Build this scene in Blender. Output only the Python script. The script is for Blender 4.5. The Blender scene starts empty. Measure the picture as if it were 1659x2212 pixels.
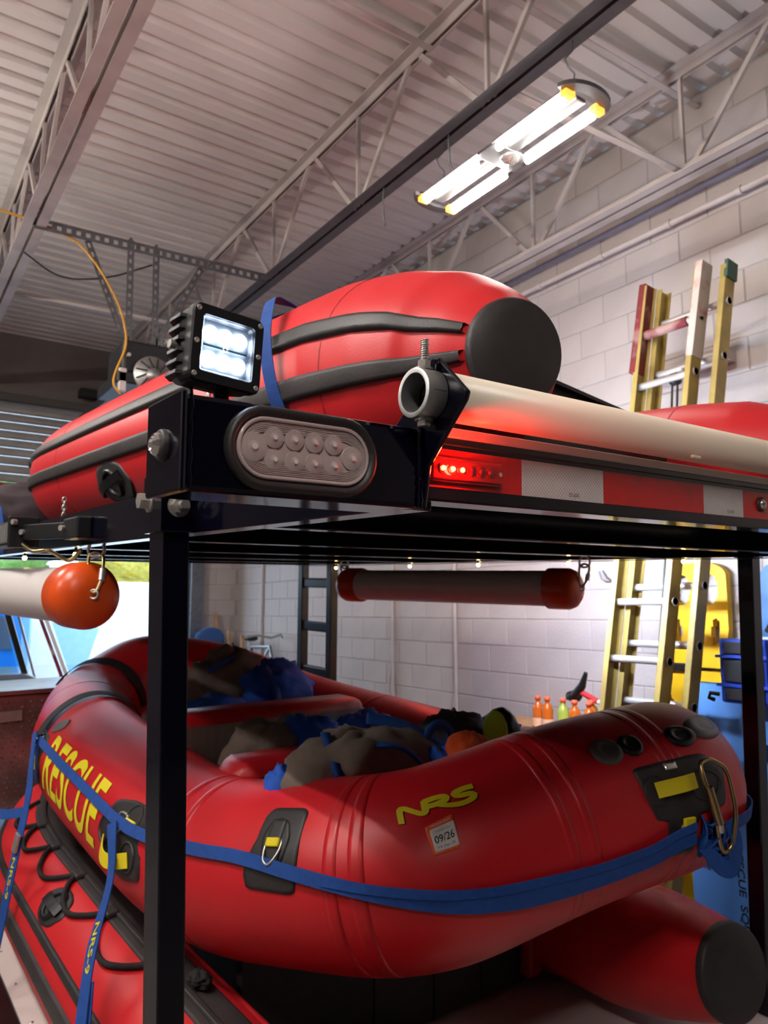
import bpy, bmesh, math, random
import numpy as np
from math import sin, cos, pi, radians, degrees
from mathutils import Matrix, Vector, noise

# ------------------------------------------------------------------ camera, world, exposure
scene = bpy.context.scene
COL = scene.collection
H = 2.0                                   # lens height above the floor
cam = bpy.data.cameras.new('camera')
cam.sensor_fit = 'HORIZONTAL'; cam.sensor_width = 36.0
cam.lens = 36.0 * 1642.0 / 1659.0
cam.clip_start = 0.02; cam.clip_end = 200
cam.dof.use_dof = True; cam.dof.focus_distance = 1.15; cam.dof.aperture_fstop = 11.0
camera = bpy.data.objects.new('camera', cam); COL.objects.link(camera)
camera.location = (0, 0, H)
camera.rotation_euler = (radians(90 + 7.43), 0, radians(-34.3))
scene.camera = camera
scene.view_settings.view_transform = 'Standard'
scene.view_settings.look = 'None'
scene.view_settings.gamma = 1.0
scene.view_settings.use_curve_mapping = False
scene.view_settings.exposure = 0.95
scene.cycles.use_denoising = True
cy = scene.cycles
cy.max_bounces = 5; cy.diffuse_bounces = 3; cy.glossy_bounces = 2; cy.transmission_bounces = 6; cy.transparent_max_bounces = 6
cy.caustics_reflective = False; cy.caustics_refractive = False; cy.sample_clamp_indirect = 6.0
cy.use_adaptive_sampling = True; cy.adaptive_threshold = 0.06; cy.use_light_tree = False
world = bpy.data.worlds.new('daylight'); scene.world = world; world.use_nodes = True
wn = world.node_tree.nodes; wl = world.node_tree.links
wn['Background'].inputs[0].default_value = (0.60, 0.78, 1.0, 1)
wn['Background'].inputs[1].default_value = 2.6
LAMP = 185.0                               # brightness of the shop light tubes

# ------------------------------------------------------------------ frames
def axes(pitch, roll, head):
    p, r, h = radians(pitch), radians(roll), radians(head)
    B = np.array([[cos(h), -sin(h), 0], [0, 0, -1.], [sin(h), cos(h), 0]])
    Rp = np.array([[1, 0, 0], [0, cos(p), sin(p)], [0, -sin(p), cos(p)]])
    Rr = np.array([[cos(r), -sin(r), 0], [sin(r), cos(r), 0], [0, 0, 1]])
    return Rr @ Rp @ B
# the trailer is parked a little nose-down and turned in the bay; its own frame has its origin at the lens
_r = axes(7.43, 0, 34.3).T @ axes(5.0, .44, 35.75)
TRAILER = Matrix.Translation((0, 0, H)) @ Matrix([list(map(float, x)) for x in _r]).to_4x4()
ROOM = Matrix.Identity(4)
V = lambda *a: np.array(a, float)

# ------------------------------------------------------------------ materials
MATS = {}
def srgb(r, g, b):
    f = lambda c: (c / 255 / 12.92) if c <= 10 else ((c / 255 + .055) / 1.055) ** 2.4
    return (f(r), f(g), f(b), 1)
def mat(name, col, rough=.5, metal=0., var=0., vscale=8., bump=0., bscale=120., coat=0., emit=None, strength=0.,
        trans=0., ior=1.45, spec=.5, dirt=None, dscale=3., stretch=None):
    m = bpy.data.materials.new(name); m.use_nodes = True
    nt = m.node_tree; b = nt.nodes['Principled BSDF']
    c = srgb(*col)
    b.inputs['Base Color'].default_value = c
    b.inputs['Roughness'].default_value = rough
    b.inputs['Metallic'].default_value = metal
    b.inputs['Coat Weight'].default_value = coat
    b.inputs['Coat Roughness'].default_value = .04
    b.inputs['Specular IOR Level'].default_value = spec
    b.inputs['Transmission Weight'].default_value = trans
    b.inputs['IOR'].default_value = ior
    if emit:
        b.inputs['Emission Color'].default_value = srgb(*emit); b.inputs['Emission Strength'].default_value = strength
    tc = nt.nodes.new('ShaderNodeTexCoord'); src = tc.outputs['Object']
    if stretch:
        mp = nt.nodes.new('ShaderNodeMapping'); mp.inputs['Scale'].default_value = stretch
        nt.links.new(src, mp.inputs['Vector']); src = mp.outputs['Vector']
    if var or dirt:
        n = nt.nodes.new('ShaderNodeTexNoise'); n.inputs['Scale'].default_value = vscale; n.inputs['Detail'].default_value = 2
        nt.links.new(src, n.inputs['Vector'])
        mr = nt.nodes.new('ShaderNodeMapRange'); mr.inputs['From Min'].default_value = .3; mr.inputs['From Max'].default_value = .7
        mr.inputs['To Min'].default_value = 1 - var; mr.inputs['To Max'].default_value = 1 + var * .6
        nt.links.new(n.outputs['Fac'], mr.inputs['Value'])
        mx = nt.nodes.new('ShaderNodeMix'); mx.data_type = 'RGBA'; mx.blend_type = 'MULTIPLY'; mx.inputs['Factor'].default_value = 1
        mx.inputs['A'].default_value = c
        nt.links.new(mr.outputs['Result'], mx.inputs['B'])
        out = mx.outputs['Result']
        if dirt:
            n2 = nt.nodes.new('ShaderNodeTexNoise'); n2.inputs['Scale'].default_value = dscale; n2.inputs['Detail'].default_value = 3
            nt.links.new(src, n2.inputs['Vector'])
            cr = nt.nodes.new('ShaderNodeMapRange'); cr.inputs['From Min'].default_value = .52; cr.inputs['From Max'].default_value = .7
            cr.inputs['To Max'].default_value = .8
            nt.links.new(n2.outputs['Fac'], cr.inputs['Value'])
            m2 = nt.nodes.new('ShaderNodeMix'); m2.data_type = 'RGBA'
            nt.links.new(cr.outputs['Result'], m2.inputs['Factor']); nt.links.new(out, m2.inputs['A']); m2.inputs['B'].default_value = srgb(*dirt)
            out = m2.outputs['Result']
        nt.links.new(out, b.inputs['Base Color'])
    if bump:
        n = nt.nodes.new('ShaderNodeTexNoise'); n.inputs['Scale'].default_value = bscale; n.inputs['Detail'].default_value = 1
        nt.links.new(src, n.inputs['Vector'])
        bp = nt.nodes.new('ShaderNodeBump'); bp.inputs['Strength'].default_value = bump; bp.inputs['Distance'].default_value = .004
        nt.links.new(n.outputs['Fac'], bp.inputs['Height']); nt.links.new(bp.outputs['Normal'], b.inputs['Normal'])
    MATS[name] = m
    return m
mat('hull_red', (203, 34, 40), .42, var=.07, vscale=4, bump=.12, bscale=420, spec=.45)
mat('hull_red_dark', (170, 26, 32), .45, var=.06, bump=.1, bscale=420)
mat('raft_red', (196, 30, 38), .36, var=.07, vscale=4, bump=.14, bscale=500, spec=.5)
mat('raft_seam', (190, 29, 37), .36, var=.05)
mat('rubber', (44, 42, 42), .5, var=.18, vscale=20, bump=.15, bscale=200)
mat('rubber_scuffed', (52, 47, 47), .55, var=.3, vscale=9, bump=.2, bscale=90)
mat('black_plastic', (24, 24, 25), .35, var=.1)
mat('grey_patch', (98, 92, 90), .4, var=.15)
mat('frame_paint', (6, 6, 20), .12, coat=.15, bump=.04, bscale=40, var=.2, spec=.35)
mat('frame_black', (22, 22, 24), .3, var=.2, coat=.2)
mat('steel', (206, 202, 196), .28, .75, var=.15, vscale=30)
mat('brass', (176, 156, 112), .3, 1., var=.15)
mat('aluminium', (176, 176, 174), .38, .85, var=.15, vscale=25, bump=.1, bscale=300)
mat('diamond_plate', (170, 160, 156), .3, .9, var=.2)
mat('lamp_black', (30, 31, 33), .42, metal=.3, bump=.12, bscale=600, var=.1)
mat('glass_clear', (235, 240, 245), .04, trans=1., ior=1.3)
mat('lens_clear', (186, 166, 164), .09, spec=.8, coat=.6)
mat('lens_dome', (240, 232, 230), .06, trans=.35, ior=1.4, coat=.6)
mat('lens_silver', (205, 200, 196), .15, .8)
mat('led_white', (255, 255, 255), .3, emit=(214, 232, 255), strength=34)
mat('led_flood', (255, 255, 255), .3, emit=(214, 232, 255), strength=300)
mat('led_reflector', (225, 235, 245), .12, .7)
mat('led_red', (255, 60, 30), .3, emit=(255, 62, 18), strength=60)
mat('red_lens', (205, 20, 18), .1, trans=.55, ior=1.4, coat=.3)
mat('red_lens_dim', (150, 26, 26), .12, coat=.6)
mat('bulb_warm', (255, 230, 170), .2, emit=(255, 214, 130), strength=22)
mat('pvc', (224, 210, 190), .34, var=.08, vscale=3, dirt=(178, 152, 132), dscale=1.6, stretch=(.6, 6, 6))
mat('pvc_white', (218, 210, 206), .3, var=.05, vscale=3)
mat('orange_cap', (214, 78, 22), .32, var=.08, vscale=10)
mat('tape_white', (214, 205, 203), .35, var=.06, vscale=60)
mat('tape_red', (190, 22, 24), .32, var=.1, vscale=60)
mat('print_grey', (120, 112, 110), .5)
mat('lattice_grey', (176, 168, 166), .5)
mat('print_black', (20, 20, 22), .5)
mat('board_white', (214, 203, 196), .45, var=.06)
mat('strap_blue', (20, 70, 146), .75, var=.16, vscale=40, bump=.35, bscale=500)
mat('strap_black', (24, 24, 26), .7, var=.15, bump=.3, bscale=400)
mat('rope_black', (26, 25, 26), .8, var=.2, bump=.5, bscale=300)
mat('print_yellow', (222, 208, 34), .55, var=.05)
mat('logo_yellow', (206, 192, 30), .5, var=.06)
mat('web_yellow', (226, 206, 24), .7, var=.08, bump=.25, bscale=400)
mat('sticker_orange', (226, 90, 40), .5, var=.2, vscale=60)
mat('sticker_white', (214, 208, 206), .5, var=.12, vscale=40)
mat('thwart_grey', (176, 168, 160), .6, var=.1, stretch=(40, 1, 1), vscale=3)
mat('bag_brown', (122, 108, 98), .8, var=.2, vscale=12, bump=.4, bscale=60)
mat('bag_blue', (36, 92, 196), .75, var=.2, vscale=14, bump=.4, bscale=60)
mat('bag_dark', (58, 46, 52), .75, var=.2, bump=.35, bscale=60)
mat('cloth_orange', (214, 78, 30), .75, var=.15, bump=.3, bscale=60)
mat('lime', (176, 206, 40), .6)
mat('bed_white', (214, 204, 200), .4, var=.06, vscale=3)
mat('bed_floor', (150, 134, 124), .6, var=.12)
mat('ceiling_paint', (226, 218, 213), .55, var=.08, vscale=1.2)
mat('joist_paint', (200, 190, 184), .5, var=.12, vscale=5, dirt=(150, 140, 138), dscale=2.5)
mat('joist_dark', (96, 94, 98), .45, .3, var=.2, vscale=6)
mat('galvanised', (120, 124, 128), .4, .7, var=.2, vscale=20)
mat('block_paint', (190, 180, 175), .62, var=.06, vscale=3, bump=.35, bscale=45)
mat('mortar', (172, 166, 163), .75, var=.1)
mat('wall_dark', (46, 44, 44), .8)
mat('wall_left_paint', (120, 112, 108), .7)
mat('wall_grey', (120, 112, 108), .7, var=.08)
mat('floor_concrete', (128, 122, 118), .45, var=.15, vscale=2)
mat('conduit', (196, 184, 178), .45, var=.1)
mat('conduit_blue', (128, 124, 140), .45, var=.1)
mat('slat_metal', (168, 166, 162), .4, .3, var=.12)
mat('slat_dark', (86, 84, 80), .5, .2)
mat('opener_dark', (34, 34, 36), .45, .2, var=.2)
mat('cord_yellow', (206, 150, 40), .5)
mat('fixture_grey', (108, 108, 110), .35, .5)
mat('fixture_amber', (238, 160, 70), .3, emit=(255, 160, 60), strength=1.2)
mat('tube_light', (255, 255, 250), .3, emit=(255, 247, 240), strength=LAMP)
mat('tube_light_worn', (255, 255, 250), .3, emit=(255, 247, 238), strength=LAMP * .22)  # same tubes turned down so the nearby block wall stays duller
mat('fibreglass', (180, 156, 84), .5, var=.18, vscale=10, dirt=(150, 120, 70), dscale=5)
mat('ladder_white', (214, 200, 190), .5, var=.1, dirt=(170, 70, 60), dscale=9)
mat('ladder_red', (126, 40, 46), .55, var=.3, dirt=(190, 160, 150), dscale=6)
mat('ladder_brown', (110, 78, 60), .55, var=.2)
mat('ladder_green', (60, 92, 74), .55)
mat('rung', (196, 190, 186), .4, .5, var=.12)
mat('yellow_board', (236, 186, 22), .45, var=.06)
mat('blue_board', (92, 142, 206), .45, var=.06)
mat('blue_pad', (28, 66, 178), .6, var=.1)
mat('dark_pad', (36, 32, 36), .7, var=.1)
mat('label_paper', (226, 222, 214), .6, var=.1, vscale=40)
mat('juice_orange', (240, 120, 40), .15, trans=.35, ior=1.33)
mat('juice_lime', (200, 214, 90), .15, trans=.35, ior=1.33)
mat('bottle_cap', (240, 98, 60), .4)
mat('bottle_label', (240, 190, 150), .5)
mat('handle_red', (200, 40, 50), .45)
mat('wood', (196, 150, 104), .6, var=.2, vscale=20)
mat('chair_blue', (50, 90, 150), .7)
mat('truck_black', (26, 28, 30), .25, coat=.5)
mat('truck_trim', (190, 200, 220), .2, .8)
mat('truck_white', (226, 224, 220), .4, var=.06)
mat('window_glass', (120, 190, 245), .03, trans=1., ior=1.1)
mat('blue_paint', (60, 150, 236), .25, coat=.4, var=.25, vscale=1.2)  # blue of the window reflections, put on a solid body
mat('foliage_yellow', (216, 200, 90), .8, var=.3, vscale=6)
mat('foliage_orange', (236, 150, 70), .8, var=.3, vscale=6)
mat('foliage_green', (120, 158, 80), .8, var=.3, vscale=6)
mat('asphalt', (150, 148, 146), .8, var=.12)
mat('bark', (96, 76, 60), .8)
mat('string_wire', (40, 40, 36), .6)

# ------------------------------------------------------------------ mesh builder
class MB:
    def __init__(s): s.v = []; s.f = []; s.sm = []
    def add(s, verts, faces, smooth=False):
        o = len(s.v); s.v += [tuple(map(float, p)) for p in verts]
        s.f += [tuple(i + o for i in f) for f in faces]; s.sm += [smooth] * len(faces); return s
    def box(s, x0, x1, y0, y1, z0, z1):
        return s.add([(x0, y0, z0), (x1, y0, z0), (x1, y1, z0), (x0, y1, z0), (x0, y0, z1), (x1, y0, z1), (x1, y1, z1), (x0, y1, z1)],
                     [(0, 3, 2, 1), (4, 5, 6, 7), (0, 1, 5, 4), (1, 2, 6, 5), (2, 3, 7, 6), (3, 0, 4, 7)])
    def obox(s, c, ax, hs):
        c = V(*c); A = [V(*a) / np.linalg.norm(a) * h for a, h in zip(ax, hs)]
        P = [c + i * A[0] + j * A[1] + k * A[2] for k in (-1, 1) for i, j in ((-1, -1), (1, -1), (1, 1), (-1, 1))]
        return s.add(P, [(0, 3, 2, 1), (4, 5, 6, 7), (0, 1, 5, 4), (1, 2, 6, 5), (2, 3, 7, 6), (3, 0, 4, 7)])
    def bar(s, p0, p1, w, h, up=(0, 0, 1)):
        p0, p1 = V(*p0), V(*p1); d = p1 - p0; L = np.linalg.norm(d); d = d / L
        u = V(*up); sd = np.cross(d, u)
        if np.linalg.norm(sd) < 1e-4: sd = np.cross(d, V(1, 0, 0))
        sd = sd / np.linalg.norm(sd); u = np.cross(sd, d)
        return s.obox((p0 + p1) / 2, (d, sd, u), (L / 2, w / 2, h / 2))
    def cyl(s, p0, p1, r, r1=None, n=16, cap=True, smooth=True):
        p0, p1 = V(*p0), V(*p1); r1 = r if r1 is None else r1
        d = (p1 - p0) / np.linalg.norm(p1 - p0); a = np.cross(d, V(0, 0, 1))
        if np.linalg.norm(a) < 1e-4: a = V(1, 0, 0)
        a = a / np.linalg.norm(a); b = np.cross(d, a)
        ring = lambda p, q: [p + q * (cos(2 * pi * i / n) * a + sin(2 * pi * i / n) * b) for i in range(n)]
        s.add(ring(p0, r) + ring(p1, r1), [(i, (i + 1) % n, n + (i + 1) % n, n + i) for i in range(n)], smooth)
        if cap:
            s.add(ring(p0, r), [tuple(range(n))[::-1]]); s.add(ring(p1, r1), [tuple(range(n))])
        return s
    def lathe(s, p, d, prof, n=24, smooth=True):
        p, d = V(*p), V(*d); d = d / np.linalg.norm(d); a = np.cross(d, V(0, 0, 1))
        if np.linalg.norm(a) < 1e-4: a = V(1, 0, 0)
        a = a / np.linalg.norm(a); b = np.cross(d, a)
        vs = [p + h * d + r * (cos(2 * pi * i / n) * a + sin(2 * pi * i / n) * b) for h, r in prof for i in range(n)]
        fs = [(k * n + i, k * n + (i + 1) % n, (k + 1) * n + (i + 1) % n, (k + 1) * n + i) for k in range(len(prof) - 1) for i in range(n)]
        return s.add(vs, fs, smooth)
    def sweep(s, pts, r, n=8, closed=False, smooth=True):
        P = [V(*p) for p in pts]; N = len(P); vs = []; u = None
        for i in range(N):
            t = (P[(i + 1) % N] - P[i - 1]) if closed else P[min(i + 1, N - 1)] - P[max(i - 1, 0)]
            t = t / (np.linalg.norm(t) + 1e-12)
            if u is None:
                u = np.cross(t, V(.3, .2, 1)); u = u / np.linalg.norm(u)
            u = u - t * np.dot(u, t); u = u / (np.linalg.norm(u) + 1e-12); w = np.cross(t, u)
            rr = r[i] if hasattr(r, '__len__') else r
            vs += [P[i] + rr * (cos(2 * pi * k / n) * u + sin(2 * pi * k / n) * w) for k in range(n)]
        m = N if closed else N - 1
        fs = [(i * n + k, i * n + (k + 1) % n, ((i + 1) % N) * n + (k + 1) % n, ((i + 1) % N) * n + k) for i in range(m) for k in range(n)]
        s.add(vs, fs, smooth)
        if not closed: s.add(vs[:n], [tuple(range(n))[::-1]]); s.add(vs[-n:], [tuple(range(n))])
        return s
    def ribbon(s, pts, nrm, w, t, smooth=False, closed=False):
        P = [V(*p) for p in pts]; N = len(P); vs = []
        for i in range(N):
            d = (P[(i + 1) % N] - P[i - 1]) if closed else P[min(i + 1, N - 1)] - P[max(i - 1, 0)]
            d = d / (np.linalg.norm(d) + 1e-12)
            n = V(*(nrm[i] if hasattr(nrm[0], '__len__') else nrm)); sd = np.cross(d, n); sd = sd / (np.linalg.norm(sd) + 1e-12); n = np.cross(sd, d)
            ww = w[i] if hasattr(w, '__len__') else w
            vs += [P[i] + a * sd * ww / 2 + b * n * t / 2 for a, b in ((-1, -1), (1, -1), (1, 1), (-1, 1))]
        m = N if closed else N - 1
        fs = [(i * 4 + k, i * 4 + (k + 1) % 4, ((i + 1) % N) * 4 + (k + 1) % 4, ((i + 1) % N) * 4 + k) for i in range(m) for k in range(4)]
        if not closed: fs += [(3, 2, 1, 0), tuple(range(4 * N - 4, 4 * N))]
        return s.add(vs, fs, smooth)
    def prism(s, poly, d):
        d = V(*d); n = len(poly); P = [V(*p) for p in poly]
        return s.add(P + [p + d for p in P], [tuple(range(n))[::-1], tuple(range(n, 2 * n))] + [(i, (i + 1) % n, n + (i + 1) % n, n + i) for i in range(n)])
    def grid(s, G, smooth=True, cu=False, cv=False):
        n = len(G); m = len(G[0])
        fs = [(i * m + j, i * m + (j + 1) % m, ((i + 1) % n) * m + (j + 1) % m, ((i + 1) % n) * m + j) for i in range(n if cu else n - 1) for j in range(m if cv else m - 1)]
        return s.add([p for r in G for p in r], fs, smooth)
    def sphere(s, c, r, n=12, m=8, sq=(1, 1, 1)):
        G = [[V(*c) + r * V(sq[0] * sin(pi * j / m) * cos(2 * pi * i / n), sq[1] * sin(pi * j / m) * sin(2 * pi * i / n), sq[2] * cos(pi * j / m)) for i in range(n)] for j in range(m + 1)]
        return s.grid(G, True, cv=True)
    def blob(s, c, r, ang=0, amp=.15, fr=3., seed=0, n=36, m=22, fold=0.):
        G = []
        for j in range(m + 1):
            row = []
            for i in range(n):
                th, ph = pi * j / m, 2 * pi * i / n
                d = Vector((sin(th) * cos(ph), sin(th) * sin(ph), cos(th)))
                k = 1 + amp * noise.noise(d * fr * .6 + Vector((seed, 0, 0))) + amp * .6 * noise.noise(d * fr * 1.7 + Vector((0, seed, 0)))
                if fold: k += fold * abs(noise.noise(d * fr * 2.6 + Vector((seed, seed, 3))))
                p = V(d.x * r[0], d.y * r[1], d.z * r[2]) * k
                row.append(V(*c) + V(p[0] * cos(ang) - p[1] * sin(ang), p[0] * sin(ang) + p[1] * cos(ang), p[2]))
            G.append(row)
        return s.grid(G, True, cv=True)
    def mesh(s, name, org):
        me = bpy.data.meshes.new(name)
        me.from_pydata([tuple(np.array(p) - org) for p in s.v], [], s.f)
        me.polygons.foreach_set('use_smooth', s.sm); me.update()
        return me

ORG = {}
FR = {}
def tag(o, label, cat, group=None):
    o['label'] = label; o['category'] = cat
    if group: o['group'] = group
    return o
def thing(name, label, cat, org, frame=ROOM, group=None, kind=None):
    o = bpy.data.objects.new(name, None); COL.objects.link(o); o.empty_display_size = .05
    o.matrix_world = frame @ Matrix.Translation(org); ORG[o.name] = V(*org); FR[o.name] = frame
    if kind: o['kind'] = kind
    if label: tag(o, label, cat, group)
    return o
def finish(o, m, bevel=0, sub=0):
    o.data.materials.append(MATS[m])
    if bevel:
        b = o.modifiers.new('bevel', 'BEVEL'); b.width = bevel; b.segments = 2; b.limit_method = 'ANGLE'; b.angle_limit = radians(40)
    if sub:
        b = o.modifiers.new('sub', 'SUBSURF'); b.levels = sub; b.render_levels = sub
def part(name, mb, m, parent, bevel=0, label=None, sub=0):
    org = ORG[parent.name]
    o = bpy.data.objects.new(name, mb.mesh(name, org)); COL.objects.link(o)
    o.parent = parent; ORG[o.name] = org; FR[o.name] = FR[parent.name]
    finish(o, m, bevel, sub)
    if label: o['label'] = label
    return o
def solo(name, mb, m, label, cat, frame=ROOM, group=None, bevel=0, sub=0, kind=None):
    A = np.array(mb.v); org = V((A[:, 0].min() + A[:, 0].max()) / 2, (A[:, 1].min() + A[:, 1].max()) / 2, A[:, 2].min())
    o = bpy.data.objects.new(name, mb.mesh(name, org)); COL.objects.link(o)
    o.matrix_world = frame @ Matrix.Translation(org); ORG[o.name] = org; FR[o.name] = frame
    finish(o, m, bevel, sub)
    if kind: o['kind'] = kind
    if label: tag(o, label, cat, group)
    return o
def struct(name, mb, m, bevel=0): return solo(name, mb, m, None, None, kind='structure', bevel=bevel)
def copy_child(src, parent, shift):
    o = src.copy(); COL.objects.link(o); o.parent = parent; o.location = Vector(src.location) + Vector(shift); return o

# ------------------------------------------------------------------ inflatable tubes with surface coordinates
def rounded(P, k=.3, n=7, closed=True):
    P = np.asarray(P, float); N = len(P); out = []
    for i in range(N):
        if not closed and i in (0, N - 1): out.append(P[i]); continue
        a, b, c = P[i - 1], P[i], P[(i + 1) % N]; s = b + (a - b) * k; e = b + (c - b) * k
        for t in np.linspace(0, 1, n): out.append((1 - t) ** 2 * s + 2 * t * (1 - t) * b + t * t * e)
    return np.array(out)
def resample(C, n, closed=False):
    Q = np.vstack([C, C[:1]]) if closed else np.asarray(C, float)
    L = np.r_[0, np.cumsum(np.linalg.norm(np.diff(Q, axis=0), axis=1))]
    t = np.linspace(0, L[-1], n + 1)[:-1] if closed else np.linspace(0, L[-1], n)
    return np.stack([np.interp(t, L, Q[:, k]) for k in range(Q.shape[1])], 1), L[-1]
def smooth_path(P, n=40, k=.45): return resample(rounded(P, k, 7, False), n)[0]
class Tube:
    def __init__(self, P, R, closed=False, n=200, k=.3, radii=None):
        self.C, self.L = resample(rounded(P, k, 7, closed), n, closed); self.closed = closed; self.n = n
        for _ in range(3):
            if closed: self.C = .25 * np.roll(self.C, 1, 0) + .5 * self.C + .25 * np.roll(self.C, -1, 0)
            else: self.C[1:-1] = .25 * self.C[:-2] + .5 * self.C[1:-1] + .25 * self.C[2:]
        C = self.C
        T = (np.roll(C, -1, 0) - np.roll(C, 1, 0)) if closed else np.gradient(C, axis=0)
        T = T / np.linalg.norm(T, axis=1)[:, None]
        O = np.cross([0, 0, 1.], T); O = O / np.linalg.norm(O, axis=1)[:, None]; U = np.cross(T, O)
        self.T, self.O, self.U = T, O, U
        self.R = np.full(n, float(R)) if radii is None else np.interp(np.linspace(0, 1, n), *zip(*radii))
        self.ds = self.L / (n if closed else n - 1)
    def at(self, s, a, off=0.):
        f = s / self.ds
        if self.closed: f %= self.n; i = int(f); j = (i + 1) % self.n
        else: f = min(max(f, 0), self.n - 1.001); i = int(f); j = i + 1
        t = f - i; l = lambda A: A[i] * (1 - t) + A[j] * t
        r = radians(a); d = cos(r) * l(self.U) + sin(r) * l(self.O); d = d / np.linalg.norm(d)
        return l(self.C) + (l(self.R) + off) * d, d, l(self.T)
    def mb(self, na=40):
        m = MB(); G = []
        for i in range(self.n):
            G.append([self.C[i] + self.R[i] * (cos(2 * pi * j / na) * self.U[i] + sin(2 * pi * j / na) * self.O[i]) for j in range(na)])
        m.grid(G, True, cu=self.closed, cv=True)
        if not self.closed:
            m.add(G[0], [tuple(range(na))]); m.add(G[-1], [tuple(range(na))[::-1]])
        return m
    def band(self, s0, s1, off=.002, na=48, ns=4, a0=0, a1=360):
        m = MB(); full = (a1 - a0) >= 360
        ss = np.linspace(s0, s1, ns); aa = np.linspace(a0, a1, na, endpoint=not full)
        G = [[self.at(ss[0], a, -.003)[0] for a in aa]] + [[self.at(s, a, off)[0] for a in aa] for s in ss] + [[self.at(ss[-1], a, -.003)[0] for a in aa]]
        return m.grid(G, True, cv=full)
    def strip(self, s0, s1, a0, a1, off=.008, n=80, edge=3):
        m = MB(); G = []
        for s in np.linspace(s0, s1, n):
            G.append([self.at(s, a0, -.004)[0], self.at(s, a0 + edge * .3, off * .8)[0], self.at(s, a0 + edge, off)[0], self.at(s, (a0 + a1) / 2, off * .85)[0],
                      self.at(s, a1 - edge, off)[0], self.at(s, a1 - edge * .3, off * .8)[0], self.at(s, a1, -.004)[0]])
        return m.grid(G, True)
    def local(self, s0, a0, rot=0.):
        c, sn = cos(radians(rot)), sin(radians(rot)); R = self.at(s0, a0)[0] - self.C[int(s0 / self.ds) % self.n]; R = np.linalg.norm(R)
        def fn(u, v, w=0.):
            uu, vv = u * c - v * sn, u * sn + v * c
            return self.at(s0 - uu, a0 - degrees(vv / R), w)[0]
        return fn
def outline(poly, r=.3, n=6): return rounded(poly, r, n, True)
def patch(fn, poly, t=.004, rings=7, r=.3, lip=-.002):
    O = outline(poly, r) if r else np.asarray(poly, float); c = O.mean(0); m = MB()
    G = [[fn(*(c + (p - c) * 1.0), lip) for p in O]]
    for k in range(rings, 0, -1): G.append([fn(*(c + (p - c) * (k / rings if k < rings else .99)), t) for p in O])
    m.grid(G, True, cv=True)
    m.add(G[-1] + [fn(*c, t)], [(i, (i + 1) % len(O), len(O)) for i in range(len(O))], True)
    return m
def ring_on(fn, R0, R1, t, n=32, h=4):
    m = MB(); G = []
    for r, w in ((R0, 0), (R0 * .98, t), (R1 * 1.05, t), (R1, 0)): G.append([fn(r * cos(2 * pi * i / n), r * sin(2 * pi * i / n), w) for i in range(n)])
    return m.grid(G, True, cv=True)

def text_geo(body, bold=0., shear=0., cuts=.12):
    cu = bpy.data.curves.new('txt', 'FONT'); cu.body = body; cu.size = 1; cu.offset = bold; cu.shear = shear; cu.resolution_u = 6; cu.fill_mode = 'FRONT'
    ob = bpy.data.objects.new('txt', cu); COL.objects.link(ob)
    dg = bpy.context.evaluated_depsgraph_get(); dg.update()
    me = bpy.data.meshes.new_from_object(ob.evaluated_get(dg))
    bpy.data.objects.remove(ob); bpy.data.curves.remove(cu)
    bm = bmesh.new(); bm.from_mesh(me); bpy.data.meshes.remove(me)
    bmesh.ops.triangulate(bm, faces=bm.faces)
    for _ in range(4):
        es = [e for e in bm.edges if e.calc_length() > cuts]
        if not es: break
        bmesh.ops.subdivide_edges(bm, edges=es, cuts=1); bmesh.ops.triangulate(bm, faces=[f for f in bm.faces if len(f.verts) > 3])
    P = np.array([v.co[:2] for v in bm.verts]); bm.verts.index_update()
    F = [tuple(v.index for v in f.verts) for f in bm.faces]; bm.free()
    lo, hi = P.min(0), P.max(0)
    return (P - lo) / (hi - lo) - .5, F
def text_part(body, fn, w, h, m, parent, name, t=.003, bold=0., shear=0., label=None, cuts=.12):
    P, F = text_geo(body, bold, shear, cuts)
    b = MB(); b.add([fn(p[0] * w, p[1] * h, t) for p in P], F)
    return part(name, b, m, parent, label=label)
def plane_fn(c, u, v):
    c, u, v = V(*c), V(*u), V(*v); u = u / np.linalg.norm(u); v = v / np.linalg.norm(v); n = np.cross(u, v)
    return lambda a, b, w=0.: c + a * u + b * v + w * n

# ================================================================== THE ROOM
ZC = 5.213; XW = 4.08; YF = 9.5; XL = -4.6; YB = -4.5
struct('floor', MB().box(XL - .2, XW + .3, YB - .2, YF + .2, -.1, 0), 'floor_concrete')
struct('ground_outside', MB().box(-30, 40, YF + .2, 60, -.12, -.02), 'asphalt')

# corrugated steel roof deck: ribs run across the joists
m = MB(); prof = []; y = YB
while y < YF:
    prof += [(y, 0), (y + .085, 0), (y + .10, .042), (y + .137, .042)]; y += .152
G = [[(x, yy, ZC + zz) for yy, zz in prof] for x in (XL, -1.5, 1.5, XW + .06)]
m.grid(G, False)
m.box(XL - .2, XW + .3, YB - .2, YF + .2, ZC + .06, ZC + .2)
struct('ceiling', m, 'ceiling_paint')

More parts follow.
